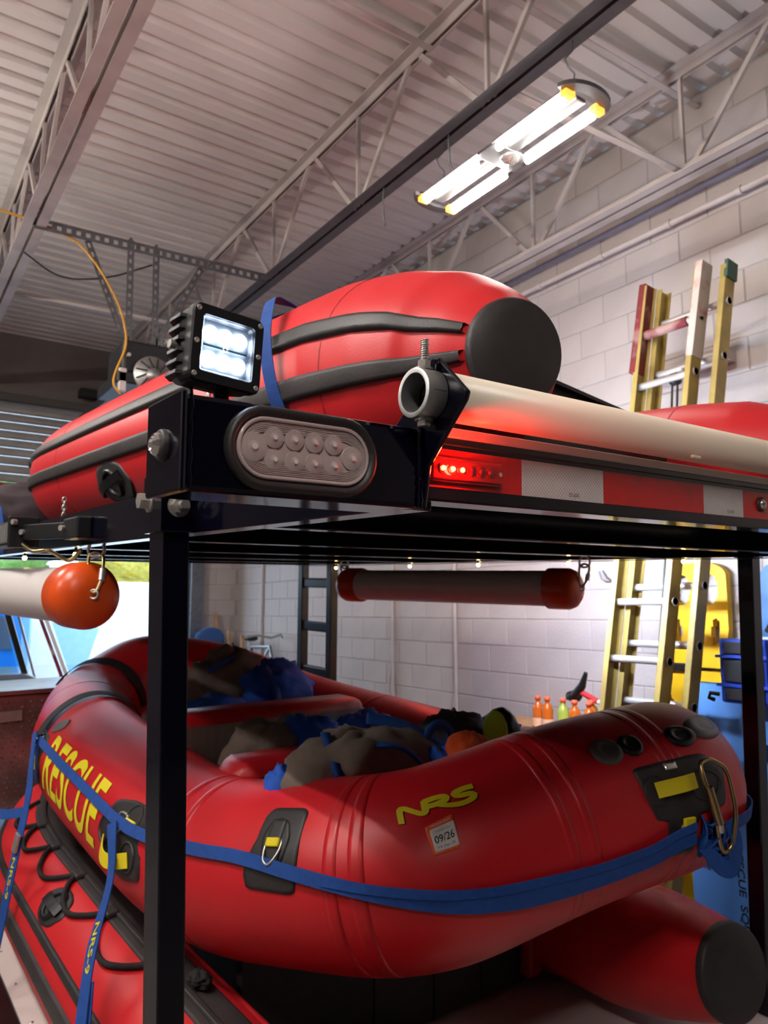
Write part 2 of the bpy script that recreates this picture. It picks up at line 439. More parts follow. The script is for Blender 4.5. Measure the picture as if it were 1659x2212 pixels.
# right wall of painted concrete block in running bond
BW, BH, BT = .4064, .2032, .03
wall = thing('wall_right', None, None, (XW, 4, 0), ROOM, kind='structure')
part('wall_core', MB().box(XW + .006, XW + .25, YB, YF, 0, ZC), 'mortar', wall)
def block_mesh(axis):
    a, h, b = BW / 2 - .0035, BH / 2 - .0035, .004
    m = MB()
    if axis == 'x':
        Q = lambda d, i: [(d, -a + i, -h + i), (d, a - i, -h + i), (d, a - i, h - i), (d, -a + i, h - i)]
        m.add(Q(.03, 0) + Q(b, 0) + Q(0, b), [(0, 1, 5, 4), (1, 2, 6, 5), (2, 3, 7, 6), (3, 0, 4, 7), (4, 5, 9, 8), (5, 6, 10, 9), (6, 7, 11, 10), (7, 4, 8, 11), (8, 9, 10, 11)])
    else:
        Q = lambda d, i: [(-a + i, d, -h + i), (a - i, d, -h + i), (a - i, d, h - i), (-a + i, d, h - i)]
        m.add(Q(.03, 0) + Q(b, 0) + Q(0, b), [(0, 1, 5, 4), (1, 2, 6, 5), (2, 3, 7, 6), (3, 0, 4, 7), (4, 5, 9, 8), (5, 6, 10, 9), (6, 7, 11, 10), (7, 4, 8, 11), (8, 9, 10, 11)])
    return m
bm_x = block_mesh('x').mesh('block', V(0, 0, 0)); bm_x.materials.append(MATS['block_paint'])
bm_y = block_mesh('y').mesh('block_end', V(0, 0, 0)); bm_y.materials.append(MATS['block_paint'])
rest = MB(); bq = block_mesh('x'); Z0 = .110 - BH; random.seed(4); nb = 0
for r in range(26):
    z = Z0 + (r + .5) * BH
    if z - BH / 2 > ZC: break
    off = .5 * (r % 2)
    for k in range(-12, 24):
        y = 1.47 + (k + off) * BW
        if y < YB + .2 or y > YF - .1: continue
        if z > 1.0 and 1.5 < y < 6.45 and nb < 300:
            o = bpy.data.objects.new('block', bm_x); COL.objects.link(o); o.parent = wall
            o.location = (0 + random.uniform(-.0015, .0015), y - 4, z); nb += 1
        else:
            rest.add([(XW + p[0], y + p[1], z + p[2]) for p in bq.v], bq.f)
o = part('block_courses', rest, 'block_paint', wall); o['kind'] = 'stuff'

# far wall with the big door opening (X from -3.4 to 3.5)
DX0, DX1, DZ = .25, 3.5, 4.40
wall = thing('wall_back', None, None, (0, YF, 0), ROOM, kind='structure')
part('wall_core', MB().box(DX1 + .1, XW + .2, YF + .006, YF + .25, 0, ZC), 'mortar', wall)
part('lintel', MB().box(XL, DX1 + .1, YF, YF + .25, DZ, ZC + .1), 'wall_grey', wall)
part('pier', MB().box(XL, DX0, YF, YF + .25, 0, DZ), 'wall_grey', wall)
rest = MB()
for r in range(26):
    z = Z0 + (r + .5) * BH
    for k in range(2):
        x = 3.62 + (k + .5 * (r % 2)) * BW
        if x > XW - .05 or z > ZC: continue
        o = bpy.data.objects.new('block', bm_y); COL.objects.link(o); o.parent = wall; o.location = (x, -.0, z)
struct('trim_1', MB().box(DX1 - .06, DX1 + .10, YF - .12, YF + .1, 0, 4.5).box(DX1 - .10, DX1 - .06, YF - .05, YF, 0, 4.4), 'galvanised', .004)
struct('wall_left', MB().box(XL - .2, XL, YB, YF, 0, ZC), 'wall_left_paint')
struct('wall_front', MB().box(XL, XW, YB - .2, YB, 0, ZC), 'wall_dark')

# partly raised slatted door
door = thing('door_1', None, None, (0, YF, 3.4), ROOM, kind='structure')
sl = MB().prism([(DX0, YF - .02, .0), (DX0, YF - .045, .012), (DX0, YF - .05, .05), (DX0, YF - .045, .088), (DX0, YF - .02, .098)], (DX1 - DX0, 0, 0))
for i in range(10):
    mbx = MB().add([(p[0], p[1], p[2] + 3.46 + i * .1) for p in sl.v], sl.f)
    part('slat', mbx, 'slat_metal', door)
part('bottom_bar', MB().box(DX0, DX1, YF - .05, YF + .01, 3.37, 3.45), 'slat_dark', door)
for i in range(26):
    x = DX0 + i * .123
    part('chevron', MB().prism([(x, YF - .053, 3.378), (x + .06, YF - .053, 3.378), (x + .12, YF - .053, 3.442), (x + .06, YF - .053, 3.442)], (0, .004, 0)), 'tape_red' if i % 2 else 'tape_white', door)
struct('trim_2', MB().box(DX0 - .2, DX1 + .15, YF - .14, YF - .02, 4.38, 4.47), 'slat_dark', .01)

# open-web steel joists
def angle_pair(m, x, z, y0, y1, up, w=.055, t=.006, gap=.022):
    for sg in (-1, 1):
        xa = x + sg * gap / 2; xb = x + sg * (gap / 2 + w)
        m.box(min(xa, xb), max(xa, xb), y0, y1, z - t / 2, z + t / 2)
        m.box(min(xa, xa + sg * t), max(xa, xa + sg * t), y0, y1, min(z, z + up * w), max(z, z + up * w))
def joist(x, ph, label, dark=False, pitch=1.22, wtop=.055):
    j = thing('bar_joist', label, 'joist', (x, 2.5, 4.5), ROOM, 'open web joists under the roof deck')
    m = MB(); angle_pair(m, x, ZC - .004, YB, YF, -1, wtop); part('top_chord', m, 'joist_paint', j)
    m = MB(); angle_pair(m, x, 4.535, YB, YF, 1, .062); part('bottom_chord', m, 'joist_dark' if dark else 'joist_paint', j)
    k = -6
    while True:
        yb = ph + k * pitch; k += 1
        if yb < YB + .7: continue
        if yb > YF - .7: break
        for dy in (-pitch / 2, 0, pitch / 2):
            sgn = 0 if dy == 0 else dy / abs(dy)
            part('web_bar', MB().bar((x, yb + .035 * sgn, 4.55), (x, yb + dy - .03 * sgn, ZC - .02), .022, .03 if dy else .02, (0, 1, 0)), 'joist_paint', j)
    return j
joist(.76, 2.6, 'pale painted bar joist crossing the upper left corner of the ceiling')
joist(2.42, 2.62, 'bar joist with dark grey bottom chord above the lit shop light', True)
joist(3.81, 2.45, 'pale bar joist running along the top of the block wall')
joist(-.90, 2.6, 'pale bar joist over the bay beside the trailer')
def strutbar(name, p0, p1, label, m='joist_paint', w=.04, h=.04):
    p0, p1 = V(*p0), V(*p1); d = p1 - p0; L = np.linalg.norm(d)
    mb = MB().bar(p0, p1, w, .005); mb.bar(p0 + V(0, w / 2, h / 2), p1 + V(0, w / 2, h / 2), .005, h)
    return solo(name, mb, m, label, 'brace')
strutbar('bridging_angle', (.76, 3.08, 5.14), (2.42, 3.08, 5.14), 'upper bridging angle meeting the dark chorded joist at the top of the picture')
strutbar('bridging_angle', (2.42, 2.56, 5.14), (4.06, 2.5, 5.10), 'upper bridging angle passing behind the hanging hook of the shop light')
strutbar('bridging_angle', (2.42, 2.52, 4.56), (3.81, 2.46, 4.56), 'lower bridging angle between the lit shop light and the wall joist')
strutbar('bridging_angle', (-.9, 6.6, 4.56), (.76, 6.6, 4.56), 'lower bridging angle at the far left of the ceiling')
strutbar('bridging_angle', (.76, 6.6, 4.56), (2.42, 6.5, 4.56), 'pale bridging angle behind the hanging door opener frame')
strutbar('bridging_angle', (2.42, 6.5, 4.56), (3.81, 6.4, 4.56), 'far lower bridging angle ending at the wall joist')

# pipes on the block wall under the roof
def wallpipe(z, r, label, m, clips, dx=.05):
    t = thing('wall_conduit', label, 'pipe', (XW - dx, 3.5, z), ROOM)
    part('pipe', MB().cyl((XW - dx, YB, z), (XW - dx, YF - .1, z), r, n=10), m, t)
    for y in clips:
        part('coupling', MB().cyl((XW - dx, y - .015, z), (XW - dx, y + .015, z), r * 1.35, n=10).box(XW - dx, XW + .004, y - .008, y + .008, z - .006, z + .006), m, t)
wallpipe(4.56, .018, 'bluish conduit on the block wall just below the joist', 'conduit_blue', (1.0, 4.2, 7.3))
wallpipe(4.42, .02, 'pale painted pipe with couplings, lower of the two on the block wall', 'conduit', (2.25, 2.72, 3.25, 3.83, 4.55, 5.5, 6.6))

# shop lights
def shop_light(x, y, z, label, tube='tube_light'):
    f = thing('shop_light', label, 'light', (x, y, z), ROOM, 'LED shop lights hung from the joists')
    part('housing', MB().box(x - .03, x + .03, y - .50, y + .50, z + .012, z + .032).box(x - .11, x + .11, y - .07, y + .07, z + .008, z + .028), 'fixture_grey', f, .005)
    for sx in (-1, 1):
        for sy in (-1, 1):
            y0, y1 = (y + .05, y + .515) if sy > 0 else (y - .515, y - .05)
            part('tray', MB().box(x + sx * .095 - .026, x + sx * .095 + .026, y0, y1, z + .012, z + .02), 'fixture_grey', f, .003)
            part('light_tube', MB().cyl((x + sx * .095, y0 + .03, z - .012), (x + sx * .095, y1 - .02, z - .012), .016, n=8), tube, f)
        for sy in (-1, 1):
            part('end_cap', MB().box(x + sx * .095 - .03, x + sx * .095 + .03, min(y + sy * .49, y + sy * .525), max(y + sy * .49, y + sy * .525), z - .016, z + .018), 'fixture_amber', f, .004)
    for sy in (-1, 1):
        arc = [(x + .13 * cos(a), y + sy * (.50 + .07 * sin(a)), z + .02) for a in np.linspace(0, pi, 14)]
        part('end_arch', MB().ribbon(arc, (0, 0, 1), .05, .02), 'fixture_grey', f)
    part('sensor', MB().lathe((x + .03, y - .02, z + .01), (0, 0, -1), [(0, .05), (.012, .05), (.016, .04), (.03, .03), (.036, 0)], 16), 'lens_silver', f)
    for sy in (-.46, .46):
        zz = 4.52
        part('hanger', MB().sweep([(x, y + sy, z + .03), (x, y + sy, z + .12), (x + .008, y + sy, z + .17), (x - .02, y + sy + .01, zz - .12), (x - .03, y + sy + .02, zz - .08), (x, y + sy, zz - .04), (x, y + sy, zz + .04)], .004, 6), 'galvanised', f)
    return f
shop_light(2.44, 2.545, 4.20, 'lit four-bar LED shop light hanging above the boat', 'tube_light_worn')
shop_light(-.90, 2.0, 4.20, 'LED shop light over the bay beside the trailer, nearer the camera')
shop_light(-.90, 5.4, 4.20, 'LED shop light over the bay beside the trailer, towards the slatted door')
shop_light(-.90, -1.15, 4.20, 'LED shop light over the bay beside the trailer, behind the camera')
shop_light(-3.3, 2.6, 4.20, 'LED shop light farthest from the trailer, by the left wall')  # added out of view to throw light under the rack into the raft
solo('loose_hook', MB().sweep([(2.42, 2.93, 4.54), (2.42, 2.93, 4.46), (2.44, 2.95, 4.38), (2.47, 2.94, 4.33), (2.5, 2.93, 4.34)], .006, 6), 'galvanised', 'bent wire hook dangling from the dark chord beside the shop light', 'hook')
solo('loose_hook', MB().sweep([(2.42, 3.55, 4.54), (2.42, 3.56, 4.45), (2.44, 3.58, 4.38), (2.45, 3.58, 4.31)], .005, 6), 'galvanised', 'thin wire hook hanging at the far end of the shop light', 'hook')

# door opener hung on perforated angle
def perforated(name, p0, p1, parent, w=.045):
    p0, p1 = V(*p0), V(*p1); d = p1 - p0; L = np.linalg.norm(d); d = d / L
    side = np.cross(d, V(0, 1, 0)); side = side / np.linalg.norm(side)
    m = MB(); n = int(L / .06)
    for sg in (-1, 1): m.bar(p0 + side * sg * w * .36, p1 + side * sg * w * .36, .004, w * .28, side)
    for i in range(n + 1):
        c = p0 + d * (i * L / n); m.obox(c, (d, V(0, 1, 0), side), (.016, .002, w * .24))
    m.bar(p0 + side * w / 2 + V(0, .02, 0), p1 + side * w / 2 + V(0, .02, 0), .04, .004, side)
    return part(name, m, 'galvanised', parent)
op = thing('door_opener', 'dark overhead door opener hung on perforated galvanised angles', 'door opener', (1.5, 5.2, 3.4), ROOM)
perforated('hanger_rail', (.76, 5.22, 4.55), (2.42, 5.16, 4.56), op, .075)
perforated('hanger_angle', (1.385, 5.2, 4.6), (1.40, 5.2, 3.6), op); perforated('hanger_angle', (1.565, 5.2, 4.6), (1.585, 5.2, 3.6), op)
perforated('hanger_angle', (1.10, 5.22, 4.52), (1.345, 5.2, 3.92), op); perforated('hanger_angle', (1.90, 5.2, 4.52), (1.60, 5.2, 3.88), op)
part('motor_case', MB().box(1.34, 1.66, 5.1, 5.5, 3.60, 3.84), 'opener_dark', op, .02)
part('base_plate', MB().box(1.30, 1.74, 5.06, 5.6, 3.52, 3.60), 'opener_dark', op, .01)
part('fan_wheel', MB().lathe((1.535, 5.08, 3.60), (0, -1, 0), [(0, .0), (0, .13), (.02, .135), (.03, .125), (.03, .05), (.05, .045), (.055, 0)], 28), 'aluminium', op)
for i in range(12):
    a = 2 * pi * i / 12; part('vane', MB().bar((1.535 + .05 * cos(a), 5.045, 3.6 + .05 * sin(a)), (1.535 + .122 * cos(a + .3), 5.045, 3.6 + .122 * sin(a + .3)), .006, .012, (0, 1, 0)), 'opener_dark', op)
part('junction_box', MB().box(1.31, 1.36, 5.06, 5.1, 3.46, 3.62), 'pvc_white', op, .006)
part('track', MB().box(1.46, 1.54, 5.5, 9.36, 3.63, 3.70), 'opener_dark', op)
for x, z in ((1.37, 3.72), (1.63, 3.86), (1.46, 3.62), (1.55, 3.62)): part('bolt', MB().cyl((x, 5.06, z), (x, 5.10, z), .014, n=6), 'steel', op)
solo('power_cord', MB().sweep(smooth_path([(.5, 5.3, 4.62), (1.0, 5.25, 4.55), (1.18, 5.18, 4.33), (1.32, 5.12, 4.05), (1.37, 5.1, 3.8), (1.30, 5.09, 3.62), (1.27, 5.08, 3.5), (1.33, 5.075, 3.44)], 50), .008, 8), 'cord_yellow', 'yellow power cord looping down beside the door opener', 'cord')
solo('control_wire', MB().sweep(smooth_path([(.76, 5.6, 4.5), (1.0, 5.6, 4.36), (1.3, 5.5, 4.4), (1.6, 5.4, 4.55)], 24), .006, 6), 'opener_dark', 'thin dark wire drooping in front of the ceiling behind the opener frame', 'wire')
solo('header_box', MB().box(1.95, 2.25, YF - .3, YF - .14, 4.52, 4.62), 'opener_dark', 'small black box on the grey header above the slatted door', 'box', bevel=.01)

# ------------------------------------------------------------------ things along the right wall
def ladder_section(name, label, xt, xb, yoff, zt, zb, half, mats, n0, dz, dx):
    """rails lie in the plane leaning on the wall; xt / xb are X at top and bottom"""
    t = thing(name, label, 'ladder', (xb, 2.5, zb), ROOM, 'extension ladder on the wall')
    X = lambda z: xb + (xt - xb) * (z - zb) / (zt - zb)
    for sg, mm in ((1, mats[0]), (-1, mats[1])):
        y = yoff(0) + sg * half
        yy = lambda z: yoff(z) + sg * half
        r = MB()
        w = .085
        p0, p1 = V(X(zb) + dx, yy(zb), zb), V(X(zt) + dx, yy(zt), zt)
        r.bar(p0, p1, .006, w, (1, 0, .1))
        for e in (-1, 1): r.bar(p0 + V(e * w / 2, -sg * .014, 0), p1 + V(e * w / 2, -sg * .014, 0), .032, .006, (1, 0, .1))
        part('side_rail', r, mm, t)
    z = zb + n0; i = 0
    while z < zt - .05:
        part('rung', MB().cyl((X(z) + dx, yoff(z) - half - .012, z), (X(z) + dx, yoff(z) + half + .012, z), .02, n=10), 'rung', t)
        for sg in (-1, 1): part('rivet', MB().cyl((X(z) + dx, yoff(z) + sg * half, z), (X(z) + dx, yoff(z) + sg * (half + .012), z), .024, n=8), 'rung', t)
        z += dz
    return t, X
yo = lambda z: 2.66 + (2.0 - z + 0.0) * .085
t1, X1 = ladder_section('extension_ladder', 'yellow fibreglass ladder section with whitened tops, front one of the pair on the wall', 3.66, 3.20, lambda z: 2.452 + (3.85 - z) * .078, 3.87, .0, .183, ('fibreglass', 'fibreglass'), .22, .305, 0)
for sg, mm in ((1, 'ladder_red'), (-1, 'ladder_white')):
    yy = 2.452 + (3.85 - 3.7) * .078 + sg * .183
    part('rail_top', MB().bar((3.60, yy + .02 * .5 + .03, 3.35), (3.664, yy - .012, 3.88), .040, .097, (1, 0, .1)), mm, t1)
part('top_rung_wrap', MB().cyl((X1(3.56), 2.36, 3.575), (X1(3.56), 2.63, 3.575), .027, n=10), 'ladder_red', t1)
t2, X2 = ladder_section('extension_ladder', 'yellow fibreglass ladder section with green cap, rear one of the pair on the wall', 3.76, 3.30, lambda z: 2.39 + (3.85 - z) * .078, 3.86, .0, .215, ('fibreglass', 'fibreglass'), .30, .305, 0)
part('rail_cap', MB().bar((3.752, 2.177, 3.78), (3.766, 2.173, 3.88), .02, .095, (1, 0, .1)), 'ladder_green', t2)
solo('ladder_rope', MB().sweep(smooth_path([(3.62, 2.47, 3.28), (3.55, 2.5, 2.4), (3.45, 2.6, 1.2), (3.4, 2.64, .4)], 30), .006, 6).sweep(smooth_path([(3.62, 2.44, 3.25), (3.55, 2.46, 2.4), (3.45, 2.55, 1.2), (3.4, 2.6, .4)], 30), .006, 6).lathe((3.62, 2.455, 3.27), (0, 1, 0), [(-.02, .0), (-.02, .035), (.02, .035), (.02, 0)], 14), 'opener_dark', 'dark ladder rope running from the pulley between the ladder rungs', 'rope')
br = thing('wall_bracket', 'wooden wall batten behind the ladder holding it off the blocks', 'bracket', (XW - .05, 2.62, 3.45), ROOM)
part('batten', MB().box(XW - .09, XW + .002, 2.36, 2.90, 3.43, 3.50), 'conduit', br, .004); part('lip', MB().box(XW - .14, XW - .09, 2.36, 2.90, 3.41, 3.46), 'conduit', br, .003)
solo('wall_hook', MB().sweep([(XW + .004, 3.22, 2.20), (XW - .10, 3.22, 2.19), (XW - .13, 3.24, 2.21), (XW - .15, 3.26, 2.26)], .006, 6).sweep([(XW - .06, 3.22, 2.195), (XW - .07, 3.30, 2.19), (XW - .08, 3.33, 2.21), (XW - .09, 3.34, 2.26)], .006, 6), 'galvanised', 'bent metal double hook on the bright block wall left of the ladder', 'hook')

def wall_rope(y, z0, z1, label):
    solo('wall_rope', MB().sweep([(XW - .02, y, z1), (XW - .022, y + .01, (z0 + z1) / 2), (XW - .03, y - .01, z0 + .1), (XW - .035, y - .03, z0)], .017, 8).sweep([(XW - .03, y + .0, z0 + .35), (XW - .04, y + .05, z0 + .12), (XW - .035, y + .03, z0)], .012, 8), 'conduit', label, 'rope')
wall_rope(5.80, 1.2, 3.4, 'pale rope hanging down the block wall beside the rack ladder')
wall_rope(4.90, 1.0, 3.4, 'pale rope hanging down the block wall, nearer the ladders')
wall_rope(8.6, .6, 3.4, 'thin pale cord hanging on the block wall near the far corner')

# spine boards: slab with hand slots, built in the plane X = const
def board(name, label, x, yc, z0, z1, w, m, lean=0., slots=(), head=True, thick=.045, group=None, tilt=0.):
    t = thing(name, label, 'backboard', (x, yc, z0), ROOM, group)
    h = z1 - z0; nz = 44; ny = 15
    def half(v):
        k = min(1, .82 + .5 * min(v, .36)) if v < .4 else 1.0
        if head and v > .86: k *= math.sqrt(max(0, 1 - ((v - .86) / .14) ** 2)) * .75 + .25 if v < 1 else .25
        if v < .03: k *= .86
        return w / 2 * k
    holes = lambda u, v: any(((u - a) / ra) ** 2 + ((v - b) / rb) ** 2 < 1 for a, b, ra, rb in slots)
    us = np.linspace(-1, 1, ny * 2 + 1); vs = np.linspace(0, 1, nz * 2 + 1)
    pt = lambda u, v, d: (x + lean * v * h - d, yc + u * half(v) + tilt * v * h, z0 + v * h)
    b = MB(); idx = {}
    cells = [[not holes((us[i] + us[i + 1]) / 2, (vs[j] + vs[j + 1]) / 2) for i in range(len(us) - 1)] for j in range(len(vs) - 1)]
    P = []
    for d in (0, thick):
        for j in range(len(vs)):
            for i in range(len(us)): P.append(pt(us[i], vs[j], d))
    NU = len(us); K = NU * len(vs); f = []
    I = lambda i, j, d: d * K + j * NU + i
    for j in range(len(vs) - 1):
        for i in range(NU - 1):
            if not cells[j][i]: continue
            f += [(I(i, j, 1), I(i, j + 1, 1), I(i + 1, j + 1, 1), I(i + 1, j, 1)), (I(i, j, 0), I(i + 1, j, 0), I(i + 1, j + 1, 0), I(i, j + 1, 0))]
            for di, dj, a, c in ((-1, 0, (i, j), (i, j + 1)), (1, 0, (i + 1, j), (i + 1, j + 1)), (0, -1, (i, j), (i + 1, j)), (0, 1, (i, j + 1), (i + 1, j + 1))):
                ii, jj = i + di, j + dj
                if not (0 <= ii < NU - 1 and 0 <= jj < len(vs) - 1) or not cells[jj][ii]:
                    f.append((I(*a, 0), I(*a, 1), I(*c, 1), I(*c, 0)))
    b.add(P, f)
    part('panel', b, m, t)
    return t
slots_y = [(0, .88, .42, .055), (-.72, .56, .12, .05), (.72, .56, .12, .05), (-.72, .36, .12, .05), (.72, .36, .12, .05)]
tb = board('backboard', 'yellow backboard with oval head hole hanging behind the ladders', XW - .03, 2.66, 1.68, 2.28, .40, 'yellow_board', slots=[(-.45, .74, .30, .15), (.45, .74, .30, .15), (-.62, .34, .13, .13), (.62, .34, .13, .13)], group='yellow backboards on the wall')
tb = board('backboard', 'lower yellow backboard with black buckle on top, standing behind the ladders', XW - .05, 2.70, .0, 1.66, .44, 'yellow_board', head=False, slots=[(-.66, .86, .13, .05), (.66, .86, .13, .05), (-.66, .62, .13, .05)], group='yellow backboards on the wall')
part('buckle_strap', MB().box(XW - .13, XW - .09, 2.64, 2.90, 1.655, 1.70), 'black_plastic', tb, .006)
part('paper_label', MB().box(XW - .104, XW - .097, 2.72, 2.80, 1.24, 1.40), 'label_paper', tb)
for i in range(6): part('print_line', MB().box(XW - .106, XW - .103, 2.735, 2.785 - .01 * (i % 3), 1.37 - i * .02, 1.376 - i * .02), 'print_black', tb)
slots_b = [(-.72, .80, .14, .045), (-.72, .60, .14, .045), (-.72, .36, .14, .045), (-.70, .16, .14, .045), (.72, .7, .14, .045)]
tb = board('backboard', 'light blue backboard with stencilled lettering standing against the wall', 3.72, 2.33, 0.0, 1.62, .46, 'blue_board', lean=.06, head=False, slots=slots_b, group='blue backboards by the wall')
P = plane_fn((3.674 + .03, 2.245, .50), (.07, 0, 1), (0, 1, 0))
text_part('RESCUE  SQUAD', plane_fn((3.655, 2.25, .60), (.06, 0, -1), (0, -1, 0)), .52, .045, 'print_black', tb, 'lettering', t=.003, bold=.02)
tb = board('backboard', 'blue backboard with rounded carry hole at the right edge of the picture', 3.86, 2.02, .0, 2.26, .46, 'blue_board', lean=.02, slots=[(.0, .93, .5, .035), (-.7, .6, .13, .04)], group='blue backboards by the wall')
part('handwritten_label', MB().box(3.80, 3.806, 2.10, 2.17, 1.80, 1.87), 'label_paper', tb)
for i in range(3): part('print_line', MB().box(3.798, 3.801, 2.11, 2.16, 1.852 - i * .018, 1.857 - i * .018), 'print_black', tb)
part('strap', MB().ribbon([(3.80, 2.12, 1.89), (3.79, 2.08, 1.95), (3.80, 2.02, 1.99)], (1, 0, 0), .04, .012), 'strap_black', tb)
hb = thing('head_immobiliser', 'deep blue head immobiliser with dark pads hung on the blue backboard', 'immobiliser', (3.66, 2.30, 1.55), ROOM)
part('case', MB().box(3.66, 3.72, 2.06, 2.31, 1.54, 1.86), 'blue_pad', hb, .012)
for z in (1.555, 1.645, 1.785): part('pad', MB().box(3.645, 3.662, 2.08, 2.28, z, z + (.06 if z != 1.645 else .11)), 'dark_pad', hb, .006)
for z in (1.622, 1.765): part('strap', MB().box(3.64, 3.662, 2.05, 2.32, z, z + .014), 'blue_pad', hb)
part('buckle', MB().sweep([(3.65, 2.31, 1.58), (3.63, 2.35, 1.585), (3.63, 2.36, 1.56), (3.65, 2.34, 1.55)], .011, 6), 'black_plastic', hb)

# drinks on a bench by the wall
bench = thing('side_bench', 'low plywood bench along the block wall holding drink bottles', 'bench', (3.72, 3.3, 0), ROOM)
part('bench_top', MB().box(3.46, 4.0, 2.86, 4.2, 1.21, 1.25), 'wood', bench, .004)
for x in (3.5, 3.95):
    for y in (2.92, 4.14): part('leg', MB().box(x - .03, x + .03, y - .03, y + .03, 0, 1.21), 'wood', bench)
def bottle_parts(x, y, z, juice, label):
    b = thing('drink_bottle', label, 'bottle', (x, y, z), ROOM, 'sports drink bottles on the bench')
    part('body', MB().lathe((x, y, z), (0, 0, 1), [(0, 0), (0, .036), (.01, .038), (.09, .038), (.10, .033), (.14, .036), (.17, .026), (.185, .014), (.20, .014)], 14), juice, b)
    part('cap', MB().lathe((x, y, z + .198), (0, 0, 1), [(0, .0), (0, .019), (.024, .019), (.026, 0)], 12), 'bottle_cap', b)
    part('wrap', MB().lathe((x, y, z + .04), (0, 0, 1), [(0, .0385), (.05, .0385)], 14), 'bottle_label', b)
    return b
random.seed(9)
spots = [(3.56, 3.20, 'juice_orange'), (3.56, 3.09, 'juice_orange'), (3.56, 2.98, 'juice_orange'), (3.65, 3.15, 'juice_orange'), (3.65, 3.04, 'juice_orange'), (3.65, 2.93, 'juice_orange'),
         (3.58, 3.31, 'juice_lime'), (3.74, 3.22, 'juice_lime'), (3.74, 3.10, 'juice_orange'), (3.75, 2.99, 'juice_lime'), (3.84, 3.06, 'juice_lime'), (3.84, 2.92, 'juice_lime'), (3.84, 3.17, 'juice_orange'), (3.56, 3.42, 'juice_orange'), (3.56, 3.50, 'juice_orange')]
for i, (x, y, j) in enumerate(spots):
    zz = 1.25
    col = 'orange' if j == 'juice_orange' else 'lime green'
    row = 'front row' if x < 3.6 else ('second row' if x < 3.7 else ('third row' if x < 3.8 else 'wall-side row'))
    rk = lambda q: 0 if q < 3.6 else (1 if q < 3.7 else (2 if q < 3.8 else 3))
    bottle_parts(x, y, zz, j, 'orange capped bottle of %s drink, %s in the %s from the ladder' % (col, ['first', 'second', 'third', 'fourth', 'fifth', 'sixth'][sum(1 for q in spots if rk(q[0]) == rk(x) and q[1] < y)], row))
ax = thing('hand_tool', 'black headed tool with red and white handle leaning over the drink bottles', 'tool', (3.7, 3.2, 1.34), ROOM)
part('head', MB().sweep([(3.70, 3.38, 1.46), (3.69, 3.30, 1.49), (3.68, 3.24, 1.55), (3.67, 3.20, 1.63)], [.016, .03, .024, .012], 8).blob((3.70, 3.33, 1.475), (.03, .06, .035), amp=.1), 'black_plastic', ax)
part('grip', MB().cyl((3.69, 3.26, 1.505), (3.70, 3.14, 1.46), .017, n=10), 'handle_red', ax)
part('shaft', MB().cyl((3.70, 3.14, 1.46), (3.72, 2.95, 1.39), .014, n=10), 'pvc_white', ax)

# far corner: folding chair, sticks, bicycle
ch = thing('camp_chair', 'blue folding camp chair in the far corner of the bay', 'chair', (3.58, 9.1, 0), ROOM)
part('back', MB().blob((3.58, 9.05, 1.66), (.19, .05, .14), amp=.1), 'chair_blue', ch)
part('seat', MB().box(3.38, 3.78, 8.75, 9.05, 1.38, 1.41), 'chair_blue', ch)
for x in (3.4, 3.76):
    for y in (8.78, 9.08): part('leg', MB().cyl((x, y, 0), (x, y, 1.62), .014, n=8), 'opener_dark', ch)
for i, (x, dx, z1) in enumerate(((3.83, .04, 1.98), (3.9, .10, 1.75), (3.98, .12, 1.7))):
    solo('wooden_pole', MB().cyl((x - .06, 8.95 - i * .2, 0), (x - .06 + dx * .5, 9.42 - i * .2, z1), .022, n=8), 'wood', ['tallest pale wooden pole leaning in the far corner', 'middle wooden pole leaning in the far corner', 'shortest wooden pole leaning beside the bicycle'][i], 'pole')
bk = thing('bicycle', 'silver bicycle parked in the far corner by the block wall', 'bicycle', (3.8, 8.4, 0), ROOM)
for y in (7.75, 8.75):
    part('wheel', MB().sweep([(3.86, y + .33 * cos(a), 1.15 + .33 * sin(a)) for a in np.linspace(0, 2 * pi, 32)[:-1]], .016, 6, closed=True), 'opener_dark', bk)
part('bike_frame', MB().sweep([(3.86, 7.75, 1.15), (3.86, 7.95, 1.60), (3.86, 8.40, 1.18), (3.86, 8.75, 1.15), (3.86, 8.45, 1.58), (3.86, 8.40, 1.18)], .018, 8).sweep([(3.86, 7.95, 1.60), (3.86, 8.45, 1.58)], .018, 8), 'aluminium', bk)
part('handlebar', MB().sweep([(3.58, 8.02, 1.70), (3.70, 7.97, 1.73), (3.86, 7.93, 1.70), (4.0, 7.97, 1.73), (4.05, 8.02, 1.70)], .014, 8), 'aluminium', bk)
part('saddle', MB().blob((3.86, 8.47, 1.68), (.07, .13, .035), amp=.05), 'black_plastic', bk)
part('stand_rack', MB().box(3.70, 4.02, 7.6, 8.9, .78, .82).box(3.72, 3.76, 7.62, 7.66, 0, .78).box(3.96, 4.0, 8.84, 8.88, 0, .78), 'opener_dark', bk)

